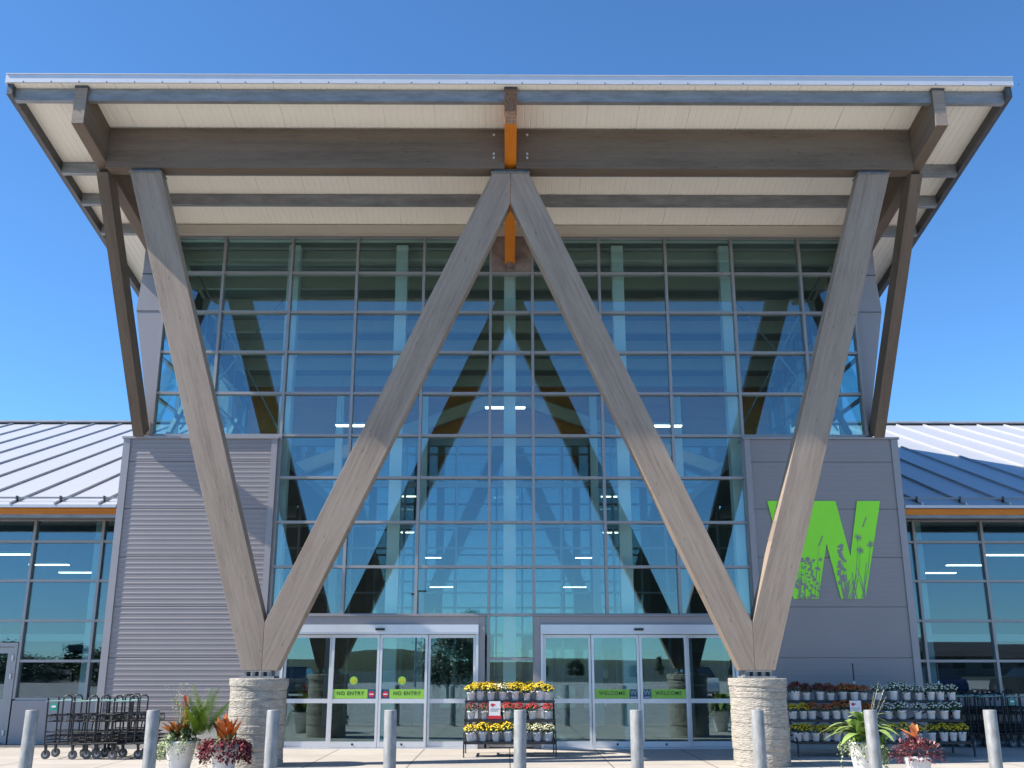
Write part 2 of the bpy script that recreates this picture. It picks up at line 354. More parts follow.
# front girder, two lengths
for s in (-1,1):
    xa,xb = sorted((s*(RW/2+.002), s*(7.545-RW/2-.002)))
    gd = beam('girder', M['darkwood'], H, (xa,-3.35,10.72), (xb,-3.35,10.72), .30, .80)
    for dx,zz in ((.20,11.0),(.20,10.61),(.20,10.53)):
        c = MB(); c.tube([(s*(RW/2)+s*dx,-3.525,zz),(s*(RW/2)+s*dx,-3.498,zz)], .022, 8)
        c.build('bolt', M['alum'], gd)
# W legs: four tapering-free glulam posts in the plane y = -3.35
LT = 10.225
def leg(poly, axis0, axis1):
    return beam('timber_leg', M['wood'], H, axis0, axis1, .30, .5, (0,1,0), poly)
Y = -3.35
for s in (-1,1):
    P = lambda pts: [(s*px,Y,pz) for px,pz in pts]
    q = .035 if s<0 else -.01
    leg(P([(6.975,LT),(6.405,LT),(3.945+q,2.19),(3.945+q,1.44),(4.262+q,1.44)]), (s*4.05,Y,1.44), (s*6.69,Y,LT))
    leg(P([(.335,LT),(.003,LT),(.003,9.62),(3.70+q,1.44),(3.941+q,1.44),(3.941+q,2.19)]), (s*3.85,Y,1.44), (s*.15,Y,LT))
    b = MB(); b.box(s*6.69-.30,s*6.69+.30,Y-.16,Y+.16,LT+.008,LT+.024); b.box(s*6.69-.25,s*6.69+.25,Y-.12,Y+.12,LT+.0245,10.318,1)
    b.build('bearing_plate', [M['bollard'],M['darksteel']], H)
b = MB(); b.box(-.36,.36,Y-.16,Y+.16,LT+.008,LT+.024); b.box(-.31,.31,Y-.12,Y+.12,LT+.0245,10.318,1)
b.build('bearing_plate', [M['bollard'],M['darksteel']], H)
# stone pillars
for s in (-1,1):
    cx = 3.985 if s>0 else -4.035; rng = random.Random(5+s)
    prof=[]; z=0
    courses=[]
    while z < 1.30:
        h = rng.choice((.06,.09,.13,.17)); h=min(h,1.31-z)
        rr=.445+rng.uniform(-.006,.007); prof += [(rr-.005,z),(rr,z+.008),(rr+rng.uniform(-.008,.008),z+h-.014),(rr-.006,z+h)]; z+=h
        if 1.31-z<.03: break
    prof += [(.462,1.215),(.462,1.31),(.45,1.318)]
    prof=[p for p in prof if p[1]<1.2]+[(.452,1.20),(.465,1.21),(.465,1.31),(.455,1.32)]
    b = MB(); b.lathe(prof,(cx,Y,0),48,0,False,lambda i,j: rng.uniform(-.003,.003))
    p = b.build('stone_pillar', M['stone'], H)
    b = MB(); b.prism([(cx-.27,Y-.2,1.322),(cx+.27,Y-.2,1.322),(cx+.27,Y+.2,1.322),(cx-.27,Y+.2,1.322)],(0,0,.03))
    for k in range(4): b.box(cx-.2+k*.133-.02,cx-.2+k*.133+.02,Y-.13,Y+.13,1.352,1.42)
    b.box(cx-.21,cx+.21,Y-.155,Y+.155,1.421,1.437)
    b.build('base_plate', M['bollard'], p)
# side braces from wall box up to the front corner
for s in (-1,1):
    x = s*7.545
    beam('side_brace', M['darkwood'], H, (x,-.10,6.10), (x,-3.22,10.40), .215, .36, (1,0,0))
# upper clerestory side fins
for s in (-1,1):
    b = MB(); b.prism([(s*7.40,.06,6.10),(s*7.56,.06,6.10),(s*7.60,.06,6.90),(s*7.98,.06,8.83),(s*7.92,.06,9.66),(s*7.92,.06,10.36),(s*7.40,.06,10.36)] , (0,.22,0))
    f = b.build('wall_fin', M['trim'], H)
    b = MB(); b.box(min(s*7.41,s*7.93),max(s*7.41,s*7.93),.052,.059,9.64,9.665); f2=b.build('joint', M['darksteel'], f); b = MB(); b.box(min(s*7.5,s*7.97),max(s*7.5,s*7.97),.052,.059,8.80,8.815)
    b.build('joint', M['darksteel'], f)
# facade glazing
MXS = {-1:[.41,1.846,3.282,4.70,6.15,7.36], 1:[.484,1.922,3.362,4.80,6.26,7.36]}; TZ = [2.47,3.40,4.285,5.19,6.067,6.964,7.859,8.752,9.644,10.484]
fr = MB()
for s in (-1,1):
    for i,xx in enumerate(MXS[s]):
        z0 = 2.47 if i<3 else 6.06
        if i == 3: z0 = 2.47
        if i == 0: z0 = 0.0
        fr.box(s*xx-.028,s*xx+.028,-.075,.09,z0,10.50)
for z in TZ:
    X = 7.4 if z > 6 else 4.85
    xs = sorted([-x for x in MXS[-1] if x<X]+[x for x in MXS[1] if x<X])
    for a,c in zip(xs[:-1],xs[1:]): fr.box(a+.0285,c-.0285,-.06,.085,z-.026,z+.026)
for z in (1.634,.82,.05): fr.box(-.381,.455,-.06,.085,z-.026,z+.026)
F = fr.build('curtain_wall_frame', M['mullion'], H)
gl = MB(); rng = random.Random(3)
def pane(mb,x0,x1,z0,z1,y=.01,th=.022,wob=.0018):
    a,c = rng.uniform(-wob,wob),rng.uniform(-wob,wob); w=(x1-x0)/2; h=(z1-z0)/2
    yy=[y-a*w-c*h, y+a*w-c*h, y+a*w+c*h, y-a*w+c*h]
    P=[(x0,yy[0],z0),(x1,yy[1],z0),(x1,yy[2],z1),(x0,yy[3],z1)]; mb.prism(P[::-1],(0,th,0))
allx = sorted([-x for x in MXS[-1]]+MXS[1])
for zi,(z0,z1) in enumerate(zip(TZ[:-1],TZ[1:])):
    for a,c in zip(allx[:-1],allx[1:]):
        if z0 < 6 and (abs(a) > 4.85 or abs(c) > 4.85): continue
        if z1 > 10.4 and abs(a) < .5 and abs(c) < .5: continue
        pane(gl,a+.02,c-.02,z0+.02,z1-.02)
for z0,z1 in ((1.634,2.47),(.82,1.634),(.05,.82)): pane(gl,-.39,.465,z0+.02,z1-.02)
gl.build('glass', M['glass'], F)
b = MB(); b.box(-.385,.46,-.10,-.02,9.67,10.60); b.box(-.06,.06,-.2,-.101,9.72,9.95); b.build('steel_plate', M['plate'], H)
# side clerestories with cross bracing
for s in (-1,1):
    X = s*7.46
    fr = MB(); ys=[.30,1.7,3.1,4.5,5.9,7.3]
    for y in ys: fr.box(X-.05,X+.05,y-.03,y+.03,6.1,zs(y)-.02)
    for z in (6.12,6.964,7.859,8.752): fr.box(X-.045,X+.045,.331,7.26,z-.025,z+.025)
    f = fr.build('clerestory_frame', M['mullion'], H)
    q = MB()
    for a,c in zip(ys[:-1],ys[1:]): q.prism([(X-.01,a,6.1),(X-.01,c,6.1),(X-.01,c,zs(c)-.05),(X-.01,a,zs(a)-.05)],(.02,0,0))
    q.build('glass', M['glass_side'], f)
    XB = s*7.2
    for p0,p1 in (((XB,.5,6.2),(XB,3.6,9.3)),((XB,3.8,6.2),(XB,.9,9.3)),((XB,4.0,6.2),(XB,7.0,9.0))):
        q = MB(); q.bar(p0,p1,.09,.12); q.build('cross_brace', M['steel'], H)
# interior steel columns and inner glass wall
for x in (-4.72,-2.36,0,2.36,4.72):
    b = MB(); b.box(x-.125,x+.125,.24,.49,0,zs(.49)-.05); b.build('column', M['white'], H)
    if x:
        b = MB(); b.box(x-.1,x+.1,7.05,7.25,0,8.9); b.build('column', M['white'], H)
for s in (-1,1):
    q = MB(); q.bar((s*7.1,1.1,10.1),(s*4.8,.9,6.1),.03,.03); q.bar((s*4.8,1.1,9.9),(s*7.1,.9,6.4),.03,.03); q.build('tie_rod', M['steel'], H)
fr = MB(); YI = 7.5
for i in range(-5,6): fr.box(i*1.44-.03,i*1.44+.03,YI-.05,YI+.05,0,7.6)
for z in (1.0,2.3,3.4,4.6,5.2,6.4): fr.box(-7.4,7.4,YI-.045,YI+.045,z-.025,z+.025)
fr.box(-7.4,7.4,YI-.08,YI+.08,7.45,7.72); fr.box(-7.4,7.4,YI-.07,YI+.07,6.28,6.36)
f = fr.build('inner_glazing_frame', M['mullion'], H)
q = MB(); pane(q,-7.4,7.4,.05,7.45,YI,.02,0); q.build('glass', M['glass_in'], f)
b = MB(); b.box(-7.4,7.4,YI-.02,YI+.1,7.72,zs(YI)-.02); b.build('bulkhead', M['orange'], H)
for s in (-1,1): beam('gable_beam', M['palewood'], H, (s*7.1,7.2,6.28), (s*.02,7.2,8.86), .22, .34)
# wall boxes either side
for s in (-1,1):
    xa,xb = sorted((s*(4.73 if s<0 else 4.79),s*(7.93 if s>0 else 7.86))); YW=-.15
    # ribbed cladding, real profile
    prof=[]; z=.497; k=-2; rd=.0042 if s<0 else .0012
    while z < 5.86:
        if k % 10 == 0 and k > -2: prof += [(z,0),(z+.005,.016),(z+.013,.016),(z+.018,0)]
        prof += [(z+.020,0),(z+.056,0),(z+.064,-rd),(z+.086,-rd),(z+.094,0)]
        z += .096; k += 1
    prof.append((5.962,0))
    xi,xo = (xa+.14,xb-.12) if s<0 else (xa+.12,xb-.14)
    vs=[(xi,YW+d,zz) for zz,d in prof]+[(xo,YW+d,zz) for zz,d in prof]; k=len(prof)
    b = MB(); b.add(vs,[(i,k+i,k+i+1,i+1) for i in range(k-1)])
    b.box(xi,xo,YW+.02,YW+.14,.5,5.962)
    c = b.build('wall_cladding', M['clad'], H)
    b = MB(); b.box(xa,xi-.001,YW-.03,YW+.15,0,5.962); b.box(xo+.001,xb,YW-.03,YW+.15,0,5.962)
    b.build('corner_trim', M['trim'], c)
    b = MB(); b.box(xa-.03,xb+.03,YW-.05,.3,5.965,6.01); b.build('cap_flashing', M['trim'], c)
    b = MB(); b.box(xi,xo,YW-.012,YW+.14,0,.498); b.build('plinth', M['kerb'], c)
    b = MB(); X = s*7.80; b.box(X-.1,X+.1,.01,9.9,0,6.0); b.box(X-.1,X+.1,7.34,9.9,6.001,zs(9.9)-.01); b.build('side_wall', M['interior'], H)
# parapet wall base of clerestory seen through glass: gallery slab
for s in (-1,1):
    xa,xb = sorted((s*4.9,s*7.69)); b = MB(); b.box(xa,xb,.02,7.4,5.75,5.99); b.build('gallery_slab', M['interior'], H)
# door surrounds
for s in (-1,1):
    b = MB()
    xs = sorted((s*.48,s*.60)); b.box(xs[0],xs[1],-.12,.08,0,2.44)
    xs = sorted((s*4.41,s*4.79)); b.box(xs[0],xs[1],-.12,.08,0,2.44)
    xs = sorted((s*.602,s*4.408)); b.box(xs[0],xs[1],-.12,.08,2.28,2.44)
    xs = sorted((s*.48,s*4.79)); b.box(xs[0],xs[1],-.16,.02,2.442,2.47)
    b.build('door_surround', M['trim'], H)
def door_set(s, msg):
    x0,x1 = sorted((s*.602,s*4.408)); w=(x1-x0-.10)/4
    b = MB(); b.box(x0,x1,-.20,.06,2.10,2.278); b.box(x0,x0+.05,-.16,.06,0,2.098); b.box(x1-.05,x1,-.16,.06,0,2.098)
    b.box(x0+.02,x1-.02,-.205,-.202,2.135,2.142); b.box(x0,x1,-.17,.06,.0,.025)
    f = b.build('door_frame', M['alum'], H)
    q = MB(); xm=(x0+x1)/2; q.box(xm-.09,xm+.09,-.235,-.206,2.165,2.21); q.build('motion_sensor', M['black'], f)
    for i in range(4):
        a = x0+.05+i*w; c = a+w; y = -.06 if i in (0,3) else -.12; st=.05
        b = MB(); b.box(a+.004,a+st,y-.022,y+.022,.03,2.09); b.box(c-st,c-.004,y-.022,y+.022,.03,2.09)
        b.box(a+st,c-st,y-.021,y+.021,2.03,2.09); b.box(a+st,c-st,y-.021,y+.021,.03,.13); b.box(a+st,c-st,y-.021,y+.021,.82,.90)
        if i in (1,2): b.tube([((a+c)/2,y-.03,.08),((a+c)/2,y-.02,.08)],.022,10,1)
        lf = b.build('door_leaf', [M['alum'],M['black']], H)
        q = MB(); pane(q,a+st-.005,c-st+.005,.125,.825,y-.006,.012,.001); pane(q,a+st-.005,c-st+.005,.895,2.035,y-.006,.012,.001); q.build('glass', M['glass_door'], lf)
        if i in (1,2):
            ga,gc = a+st+.005,c-st-.005; sq=.155; yy=y-.009
            if i==1: gx0,gx1,sx = ga,gc-sq,gc-sq/2
            else: gx0,gx1,sx = ga+sq,gc,ga+sq/2
            q = MB(); q.box(gx0,gx1,yy-.003,yy,.905,1.075); q.build('decal', M['decalgreen'], lf)
            lettering(msg,.095,((gx0+gx1)/2,yy-.0045,1.0),M['ink'],lf,bold=.0012)
            q = MB(); q.box(sx-sq/2+.001,sx+sq/2,yy-.003,yy,.905,1.075); q.build('decal', M['navy'], lf)
            if msg == 'WELCOME':
                lettering('W',.13,(sx,yy-.0045,1.01),M['palegrey'],lf,bold=.003)
                q = MB(); q.box(sx-.055,sx-.02,yy-.005,yy-.0035,.922,.936); q.box(sx-.012,sx+.018,yy-.005,yy-.0035,.922,.936); q.box(sx+.026,sx+.055,yy-.005,yy-.0035,.922,.936); q.build('emblem_line', M['paper'], lf)
            else:
                q = MB(); q.tube([(sx,yy-.0055,.985),(sx,yy-.0035,.985)],.055,24); q.build('emblem', M['red'], lf)
                q = MB(); q.box(sx-.038,sx+.038,yy-.0075,yy-.006,.975,.995); q.build('emblem_bar', M['paper'], lf)
                q = MB(); q.tube([((ga+gc)/2-.02,yy-.003,1.235),((ga+gc)/2-.02,yy,1.235)],.075,28); st_=q.build('round_sticker', M['decalgreen'], lf)
                q = MB()
                for zz,ww in ((1.262,.03),(1.244,.045),(1.226,.05),(1.208,.035)): q.box((ga+gc)/2-.02-ww,(ga+gc)/2-.02+ww,yy-.005,yy-.0035,zz-.005,zz+.005)
                q.build('sticker_print', M['fl_gold'], lf)
door_set(-1,'NO ENTRY'); door_set(1,'WELCOME')
# big green W on the right wall box
def wp(zx,zy): return ((760+zx/6.4-510.2)*(.02015-.00052*(zy-75)/620), 4.70-(zy-75)*.003113)
Wpts = [(45,75),(190,75),(273,376),(318,75),(482,75),(578,430),(620,75),(768,75),(675,695),(520,695),(425,350),(373,695),(215,695)]
def wpoly(ids): return [(wp(*Wpts[i])[0],-.176,wp(*Wpts[i])[1]) for i in ids]
b = MB()
me_pts = [(wp(*p)[0],-.178,wp(*p)[1]) for p in Wpts]
b.prism(me_pts[::-1],(0,.010,0))
LG = b.build('wall_logo', M['green'], H)
b = MB(); rng = random.Random(11); yq=-.1825
def blade(p0,p1,w,bend=0):
    p0=Vector((p0[0],0,p0[1])); p1=Vector((p1[0],0,p1[1])); d=p1-p0; nrm=Vector((d.z,0,-d.x)).normalized(); L=5; pts=[]
    for i in range(L+1):
        t=i/L; c=p0+d*t+nrm*bend*math.sin(t*math.pi)*d.length; ww=w*(1-.75*t); yb=yq-.002*rng.random() if i==0 else yb; pts.append((c-nrm*ww,c+nrm*ww))
    vs=[(q.x,yb,q.z) for pr in pts for q in pr]; b.add(vs,[(2*i,2*i+1,2*i+3,2*i+2) for i in range(L)])
def blob(cx,cz,rx,rz,ang=0,n=8):
    ca,sa=math.cos(ang),math.sin(ang); vs=[]; rb=rng.random()
    for i in range(n):
        t=2*math.pi*i/n; q=1+rng.uniform(-.15,.15); x_,z_=rx*math.cos(t)*q,rz*math.sin(t)*q; vs.append((cx+x_*ca-z_*sa,yq-.002*rb,cz+x_*sa+z_*ca))
    b.add(vs,[list(range(n))])
def inW(x,z):
    inside=False; P=[(q[0],q[2]) for q in me_pts]
    for i in range(len(P)):
        (xa,za),(xb,zb)=P[i],P[i-1]
        if (za>z)!=(zb>z) and x<(xb-xa)*(z-za)/(zb-za)+xa: inside=not inside
    return inside
for i in range(17):                                           # grass on the right foot
    zx=rng.uniform(525,672); x_,z_=wp(zx,697); h=rng.uniform(.18,.72); blade((x_,z_),(x_+rng.uniform(-.10,.14),z_+h),rng.uniform(.010,.017),rng.uniform(-.08,.08))
for zx,zy,sx in ((625,310,585),(640,390,600),(705,355,650)):   # seed heads on thin stems
    x_,z_=wp(zx,zy); blade(wp(sx,697),(x_,z_),.008,.03)
    for k in range(30):
        t=rng.uniform(0,6.28); r_=rng.uniform(.05,.105); blade((x_,z_),(x_+r_*math.cos(t),z_+r_*math.sin(t)),.0035)
    for k in range(14): t=rng.uniform(0,6.28); r_=rng.uniform(.02,.09); blob(x_+r_*math.cos(t),z_+r_*math.sin(t),.008,.008)
for k in range(26):                                            # tall flower spike
    t=k/25; x_,z_=wp(520+rng.uniform(-18,22),360+t*240); blob(x_,z_,.045,.027,rng.uniform(-1,1))
blade(wp(545,697),wp(522,360),.008)
for zx,zy in ((385,330),(665,210)):                            # small bees / buds
    for k in range(6): x_,z_=wp(zx-8+k*4,zy+30-k*11); blob(x_,z_,.022,.013,.8)
blade(wp(360,560),wp(378,350),.005)
for k in range(140):                                            # lavender clump on the left foot
    zx=rng.uniform(222,408); zy=rng.uniform(440,694); x_,z_=wp(zx,zy)
    if inW(x_,z_) and inW(x_+.02,z_) and rng.random() < .35+.65*(zy-440)/250*(.4+.6*(zx>300)): blob(x_,z_,rng.uniform(.022,.042),rng.uniform(.014,.024),rng.uniform(-1.5,1.5))
for k in range(9): zx=rng.uniform(232,365); blade(wp(zx,697),wp(zx+rng.uniform(-25,40),rng.uniform(430,600)),.006,rng.uniform(-.08,.08))
for k in range(16): x_,z_=wp(300+rng.uniform(-14,40),440+k*7); blob(x_,z_,.03,.017,rng.uniform(-1,1))
b.build('plant_silhouette', M['clad'], LG)

# ------------------------------------------------------------------ wings
def wing(s, lab):
    Wg = thing('store_wing', lab, 'building')
    X0,X1 = (7.96 if s>0 else 7.89),26.0; YG=1.1
    def bx(mb,xa,xb,*r,mi=0):
        xa,xb=sorted((s*xa,s*xb)); mb.box(xa,xb,*r,mi)
    ye,ze = -.15,4.62; yr = 12.0; sl=.373; zr = ze+sl*(yr-ye)
    # standing seam roof with a gable ridge
    b = MB(); xs = sorted((s*X0,s*X1))
    pts=[(ye,ze),(yr,zr),(2*yr-ye,ze),(2*yr-ye,ze-.06),(yr,zr-.09),(ye,ze-.06)]
    b.prism([(xs[0],y,z) for y,z in pts],(xs[1]-xs[0],0,0))
    rf = b.build('roof', M['roofwhite'], Wg)
    b = MB(); k=0
    while X0+.35+k*.885 < X1:
        x = s*(X0+.35+k*.885); b.prism([(x-.012,ye-.01,ze+.002),(x-.012,yr,zr+.002),(x-.012,yr,zr+.052),(x-.012,ye-.01,ze+.052)],(.024,0,0)); k+=1
    b.build('standing_seam', M['roofwhite'], rf)
    b = MB(); xx=sorted((s*X0,s*X1)); b.prism([(xx[0],yr-.2,zr-.075+.075),(xx[0],yr,zr+.09),(xx[0],yr+.2,zr+.0),(xx[0],yr+.2,zr+.03),(xx[0],yr,zr+.12),(xx[0],yr-.2,zr+.03)],(xx[1]-xx[0],0,0)); b.build('ridge_cap', M['steel'], rf)
    b = MB(); bx(b,X0,X1,ye+.25,ye+.275,ze+.16,ze+.195); k=0
    while X0+.35+k*.885 < X1: bx(b,X0+.338+k*.885,X0+.362+k*.885,ye+.22,ye+.30,ze+.078,ze+.215,mi=1); k+=1
    b.build('snow_guard', [M['steel'],M['darksteel']], rf)
    xs_=sorted((s*(X0),s*X1))
    beam('eave_fascia', M['orange'], Wg, (xs_[0],ye+.11,ze-.125), (xs_[1],ye+.11,ze-.125), .12, .125)
    b = MB(); bx(b,X0,X1,-.08,.10,4.37,4.495); b.build('eave_beam', M['steel'], Wg)
    b = MB(); bx(b,X0,X1,.102,1.2,4.482,4.52); b.build('eave_soffit', M['darksteel'], Wg)
    b = MB(); bx(b,X0,X1,1.2,1.3,4.521,5.0); b.build('bulkhead', M['interior'], Wg)
    # glazing
    mx=[X0+.02,8.56]+[8.56+1.437*i for i in range(1,12)]
    TZ2=[.86,1.60,2.40,3.21,4.02,4.48]
    fr = MB(); door=(s<0)
    for i,x in enumerate(mx):
        bx(fr,x-.028,x+.028,YG-.07,YG+.07,.86,4.48)
    for z in TZ2:
        for a,c in zip(mx[:-1],mx[1:]):
            if door and abs(a-9.997)<.02 and z<1.7: continue
            bx(fr,a+.0285,c-.0285,YG-.06,YG+.06,z-.026,z+.026)
    f = fr.build('window_frame', M['mullion'], Wg)
    q = MB()
    for a,c in zip(mx[:-1],mx[1:]):
        for z0,z1 in zip(TZ2[:-1],TZ2[1:]):
            if door and abs(a-9.997)<.02 and z1<1.7: continue
            xa,xb=sorted((s*(a+.02),s*(c-.02))); pane(q,xa,xb,z0+.02,z1-.02,YG,.02,.0025)
    q.build('glass', M['glass_wing'], f)
    for a,c in zip(mx[:-1],mx[1:]):
        if door and abs(a-9.997)<.02: continue
        b = MB(); bx(b,a,c-.004,YG-.10,YG+.08,0,.832); b.build('base_wall', M['trim'], Wg)
    # hinged service door
    if door:
        xa,xb = s*10.10,s*11.33; x0,x1=sorted((xa,xb))
        b = MB(); b.box(x0-.07,x0,YG-.09,YG+.09,0,1.96); b.box(x1,x1+.07,YG-.09,YG+.09,0,1.96); b.box(x0,x1,YG-.09,YG+.09,1.88,1.96)
        d = b.build('door_frame', M['mullion'], Wg)
        b = MB(); b.box(x0+.01,x0+.12,YG-.07,YG-.02,.02,1.87); b.box(x1-.12,x1-.01,YG-.07,YG-.02,.02,1.87); b.box(x0+.12,x1-.12,YG-.07,YG-.02,1.75,1.87); b.box(x0+.12,x1-.12,YG-.07,YG-.02,.02,.86)
        d = b.build('service_door', M['mullion'], Wg)
        q = MB(); q.box(x0+.12,x1-.12,YG-.05,YG-.04,.86,1.75); q.build('glass', M['glass_door'], d)
        q = MB()
        for z in (.22,1.30,1.66): q.tube([(x1+.0,YG-.105,z-.05),(x1+.0,YG-.105,z+.05)],.022,8)
        q.build('hinge', M['alum'], d)
    # inside
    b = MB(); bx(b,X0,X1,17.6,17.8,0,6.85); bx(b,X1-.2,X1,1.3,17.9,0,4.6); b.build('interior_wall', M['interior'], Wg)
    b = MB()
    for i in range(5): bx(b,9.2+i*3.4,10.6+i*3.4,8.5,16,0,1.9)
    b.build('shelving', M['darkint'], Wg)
    for x in (8.75,11.6,14.5): b = MB(); bx(b,x-.09,x+.09,1.35,1.53,0,4.6); b.build('column', M['white'], Wg)
    b = MB(); bx(b,X0+.02,X1-.3,2.4,2.6,2.02,2.17); b.build('inner_rail', M['white'], Wg)
    return Wg
wing(-1,'low glazed side wing left of the entrance hall under a bright white sloping roof')
wing(1,'low glazed side wing right of the entrance hall, roof partly in blue shadow')
# store roof and rear wall behind the hall
Bk = thing('store_hall', 'dark store interior with timber ceiling seen through the entrance glass', 'building', (0,12,0))
b = MB(); b.box(-7.9,7.9,-1.9,12.0,7.5,7.7); b.build('ceiling', M['orange'], Bk)
b = MB(); b.box(-7.9,7.9,-1.9,12.0,7.71,8.2); b.build('roof', M['roofwhite'], Bk)
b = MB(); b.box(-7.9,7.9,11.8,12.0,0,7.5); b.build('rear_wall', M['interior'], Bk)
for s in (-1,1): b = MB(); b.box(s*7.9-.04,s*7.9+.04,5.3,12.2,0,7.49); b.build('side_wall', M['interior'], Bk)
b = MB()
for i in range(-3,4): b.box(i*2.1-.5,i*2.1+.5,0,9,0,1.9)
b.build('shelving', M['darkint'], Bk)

# ------------------------------------------------------------------ pendant lights
def make_light(L):
    r = thing('pendant_light','x','lamp',group='linear lamps hanging inside the store')
    b = MB(); b.prism([(-L/2,-.09,0),(-L/2,.09,0),(-L/2,.05,.07),(-L/2,-.05,.07)],(L,0,0)); b.build('housing', M['white'], r)
    b = MB(); b.box(-L/2+.02,L/2-.02,-.085,.085,-.024,-.002); b.build('lamp_tube', M['lamp'], r)
    b = MB(); b.tube([(-L/2+.15,0,.07),(-L/2+.15,0,1.3)],.006,5); b.tube([(L/2-.15,0,.07),(L/2-.15,0,1.3)],.006,5); b.build('cable', M['steel'], r)
    return r
LP = make_light(1.1); first=True
spots=[(-4.1,6,7.70,'inside the hall behind the inner left timber leg'),(4.1,6,7.70,'inside the hall behind the inner right timber leg'),
 (-.1,6,8.2,'high behind the central white column below the roof'),
 (-3.3,11,6.6,'beyond the inner glazing left, upper one'),(3.3,11,6.6,'beyond the inner glazing right, upper one'),
 (-3.35,11.2,5.5,'beyond the inner glazing left, second lower one'),(3.35,11.2,5.5,'beyond the inner glazing right, second lower one'),
 (-2.6,13,4.9,'deep in the store left, third lower one'),(2.6,13,4.9,'deep in the store right, third lower one'),
 (-2.3,15,4.1,'deepest in the store on the left, lowest one'),(2.3,15,4.1,'deepest in the store on the right, lowest one'),
 (-7.1+.3,6,5.4,'behind the left wall corner at mid height')]
for (x,s) in ((9.4,-1),(9.4,1)):
    w = 'left' if s<0 else 'right'
    spots += [(s*12.4,5,4.17,f'in the {w} wing nearest the outer frame edge, highest of three'),(s*12.74,8,4.20,f'in the {w} wing, middle one of three behind the glass'),(s*12.77,10,4.16,f'in the {w} wing nearest the hall, lowest of three')]
for i,(x,y,z,w) in enumerate(spots):
    o = LP if first else copy_tree(LP); first=False
    o.location=(x,y,z); o['label']='white linear lamp '+w
    if y > 9 and abs(x) < 4: o.scale=(.75,.75,.75)

# ------------------------------------------------------------------ bollards
bp_ = thing('bollard','x','bollard',group='steel pipe bollards along the kerb')
b = MB(); b.lathe([(.077,0),(.077,.993),(.073,1.0),(.0001,1.004)],(0,0,0),20); b.build('post', M['bollard'], bp_)
b = MB(); b.lathe([(.13,.002),(.13,.012),(.09,.02)],(0,0,0),20); b.build('collar', M['kerb'], bp_)
bl = [(-5.885,'at the far left beside the service door'),(-4.397+.0,'at the right end of the black cart row'),(-2.945,'in front of the left stone pillar'),(-1.506,'in front of the NO ENTRY doors'),(.056,'in front of the flower rack between the doors'),(1.471,'in front of the WELCOME doors'),(2.959,'in front of the right stone pillar'),(4.35,'in front of the broad-leaved white planter'),(5.801,'in front of the shaded carts at far right')]
for i,(x,w) in enumerate(bl):
    o = bp_ if i==0 else copy_tree(bp_)
    o.location=(x+.045,-7.34,0); o.rotation_euler=(R(random.uniform(-.5,.5)),R(random.uniform(-.8,.8)),random.random()*6); o['label']='galvanized pipe bollard '+w

# ------------------------------------------------------------------ shopping carts
def make_cart():
    r = thing('shopping_cart','x','shopping cart',group='black two tier shopping carts')
    L,W=.80,.46
    b = MB()
    for s in (-1,1):
        y=s*W/2
        b.tube([(0,y,.24),(L,y,.27)],.015,6); b.tube([(0.02,y,.24),(.0,y,.99)],.014,6)
        b.tube([(.26,y,.25),(.26,y,.98),(.29,y,1.02),(.37,y,1.02),(.40,y,.98),(.40,y,.26)],.013,6)
        b.tube([(0,y,.44),(L-.1,y,.44)],.010,5); b.tube([(.60,y,.27),(.64,y,.64)],.012,6)
    for x in (0,L): b.tube([(x,-W/2,.25),(x,W/2,.25)],.013,6)
    b.build('frame', M['black'], r)
    def basket(name,x0,x1,z,h,ins):
        m = MB()
        for s in (-1,1):
            y=s*(W/2-ins); m.tube([(x0,y,z),(x1,y,z+.02)],.009,5); m.tube([(x0,y,z+h),(x1,y,z+h+.02)],.012,5)
            n=11
            for i in range(n+1):
                x=x0+(x1-x0)*i/n; m.tube([(x,y,z),(x+.012,y,z+h)],.0045,4)
        for i in range(8):
            y=-(W/2-ins)+i*(W-2*ins)/7; m.tube([(x0,y,z+h),(x0,y,z),(x1,y,z+.02),(x1,y,z+h+.02)],.0045,4)
        m.tube([(x0,-(W/2-ins),z+h),(x0,W/2-ins,z+h)],.012,5); m.tube([(x1,-(W/2-ins),z+h+.02),(x1,W/2-ins,z+h+.02)],.012,5)
        m.build(name,M['black'],r)
    basket('upper_basket',.0,.72,.60,.10,.03); basket('lower_basket',.04,.80,.31,.06,.02)
    b = MB(); b.tube([(-.02,-W/2,.93),(-.02,W/2,.93)],.016,8); 
    for s in (-1,1): b.tube([(-.02,s*W/2,.93),(.40,s*W/2,.945)],.012,6)
    b.build('handle', M['palegrey'], r)
    for x in (.04,.72):
        for s in (-1,1):
            y=s*(W/2-.02); c=MB(); c.tube([(x+.015,y-.014,.075),(x+.015,y+.014,.075)],.075,16); w=c.build('wheel',M['rubber'],r)
            c=MB(); c.tube([(x+.015,y-.018,.075),(x+.015,y+.018,.075)],.035,12); c.build('rim',M['hub'],w)
            c=MB(); c.bar((x,y-.025,.235),(x+.015,y-.025,.075),.006,.03); c.bar((x,y+.025,.235),(x+.015,y+.025,.075),.006,.03); c.box(x-.03,x+.03,y-.03,y+.03,.222,.24); c.build('caster_fork',M['black'],r)
    return r
cp = make_cart()
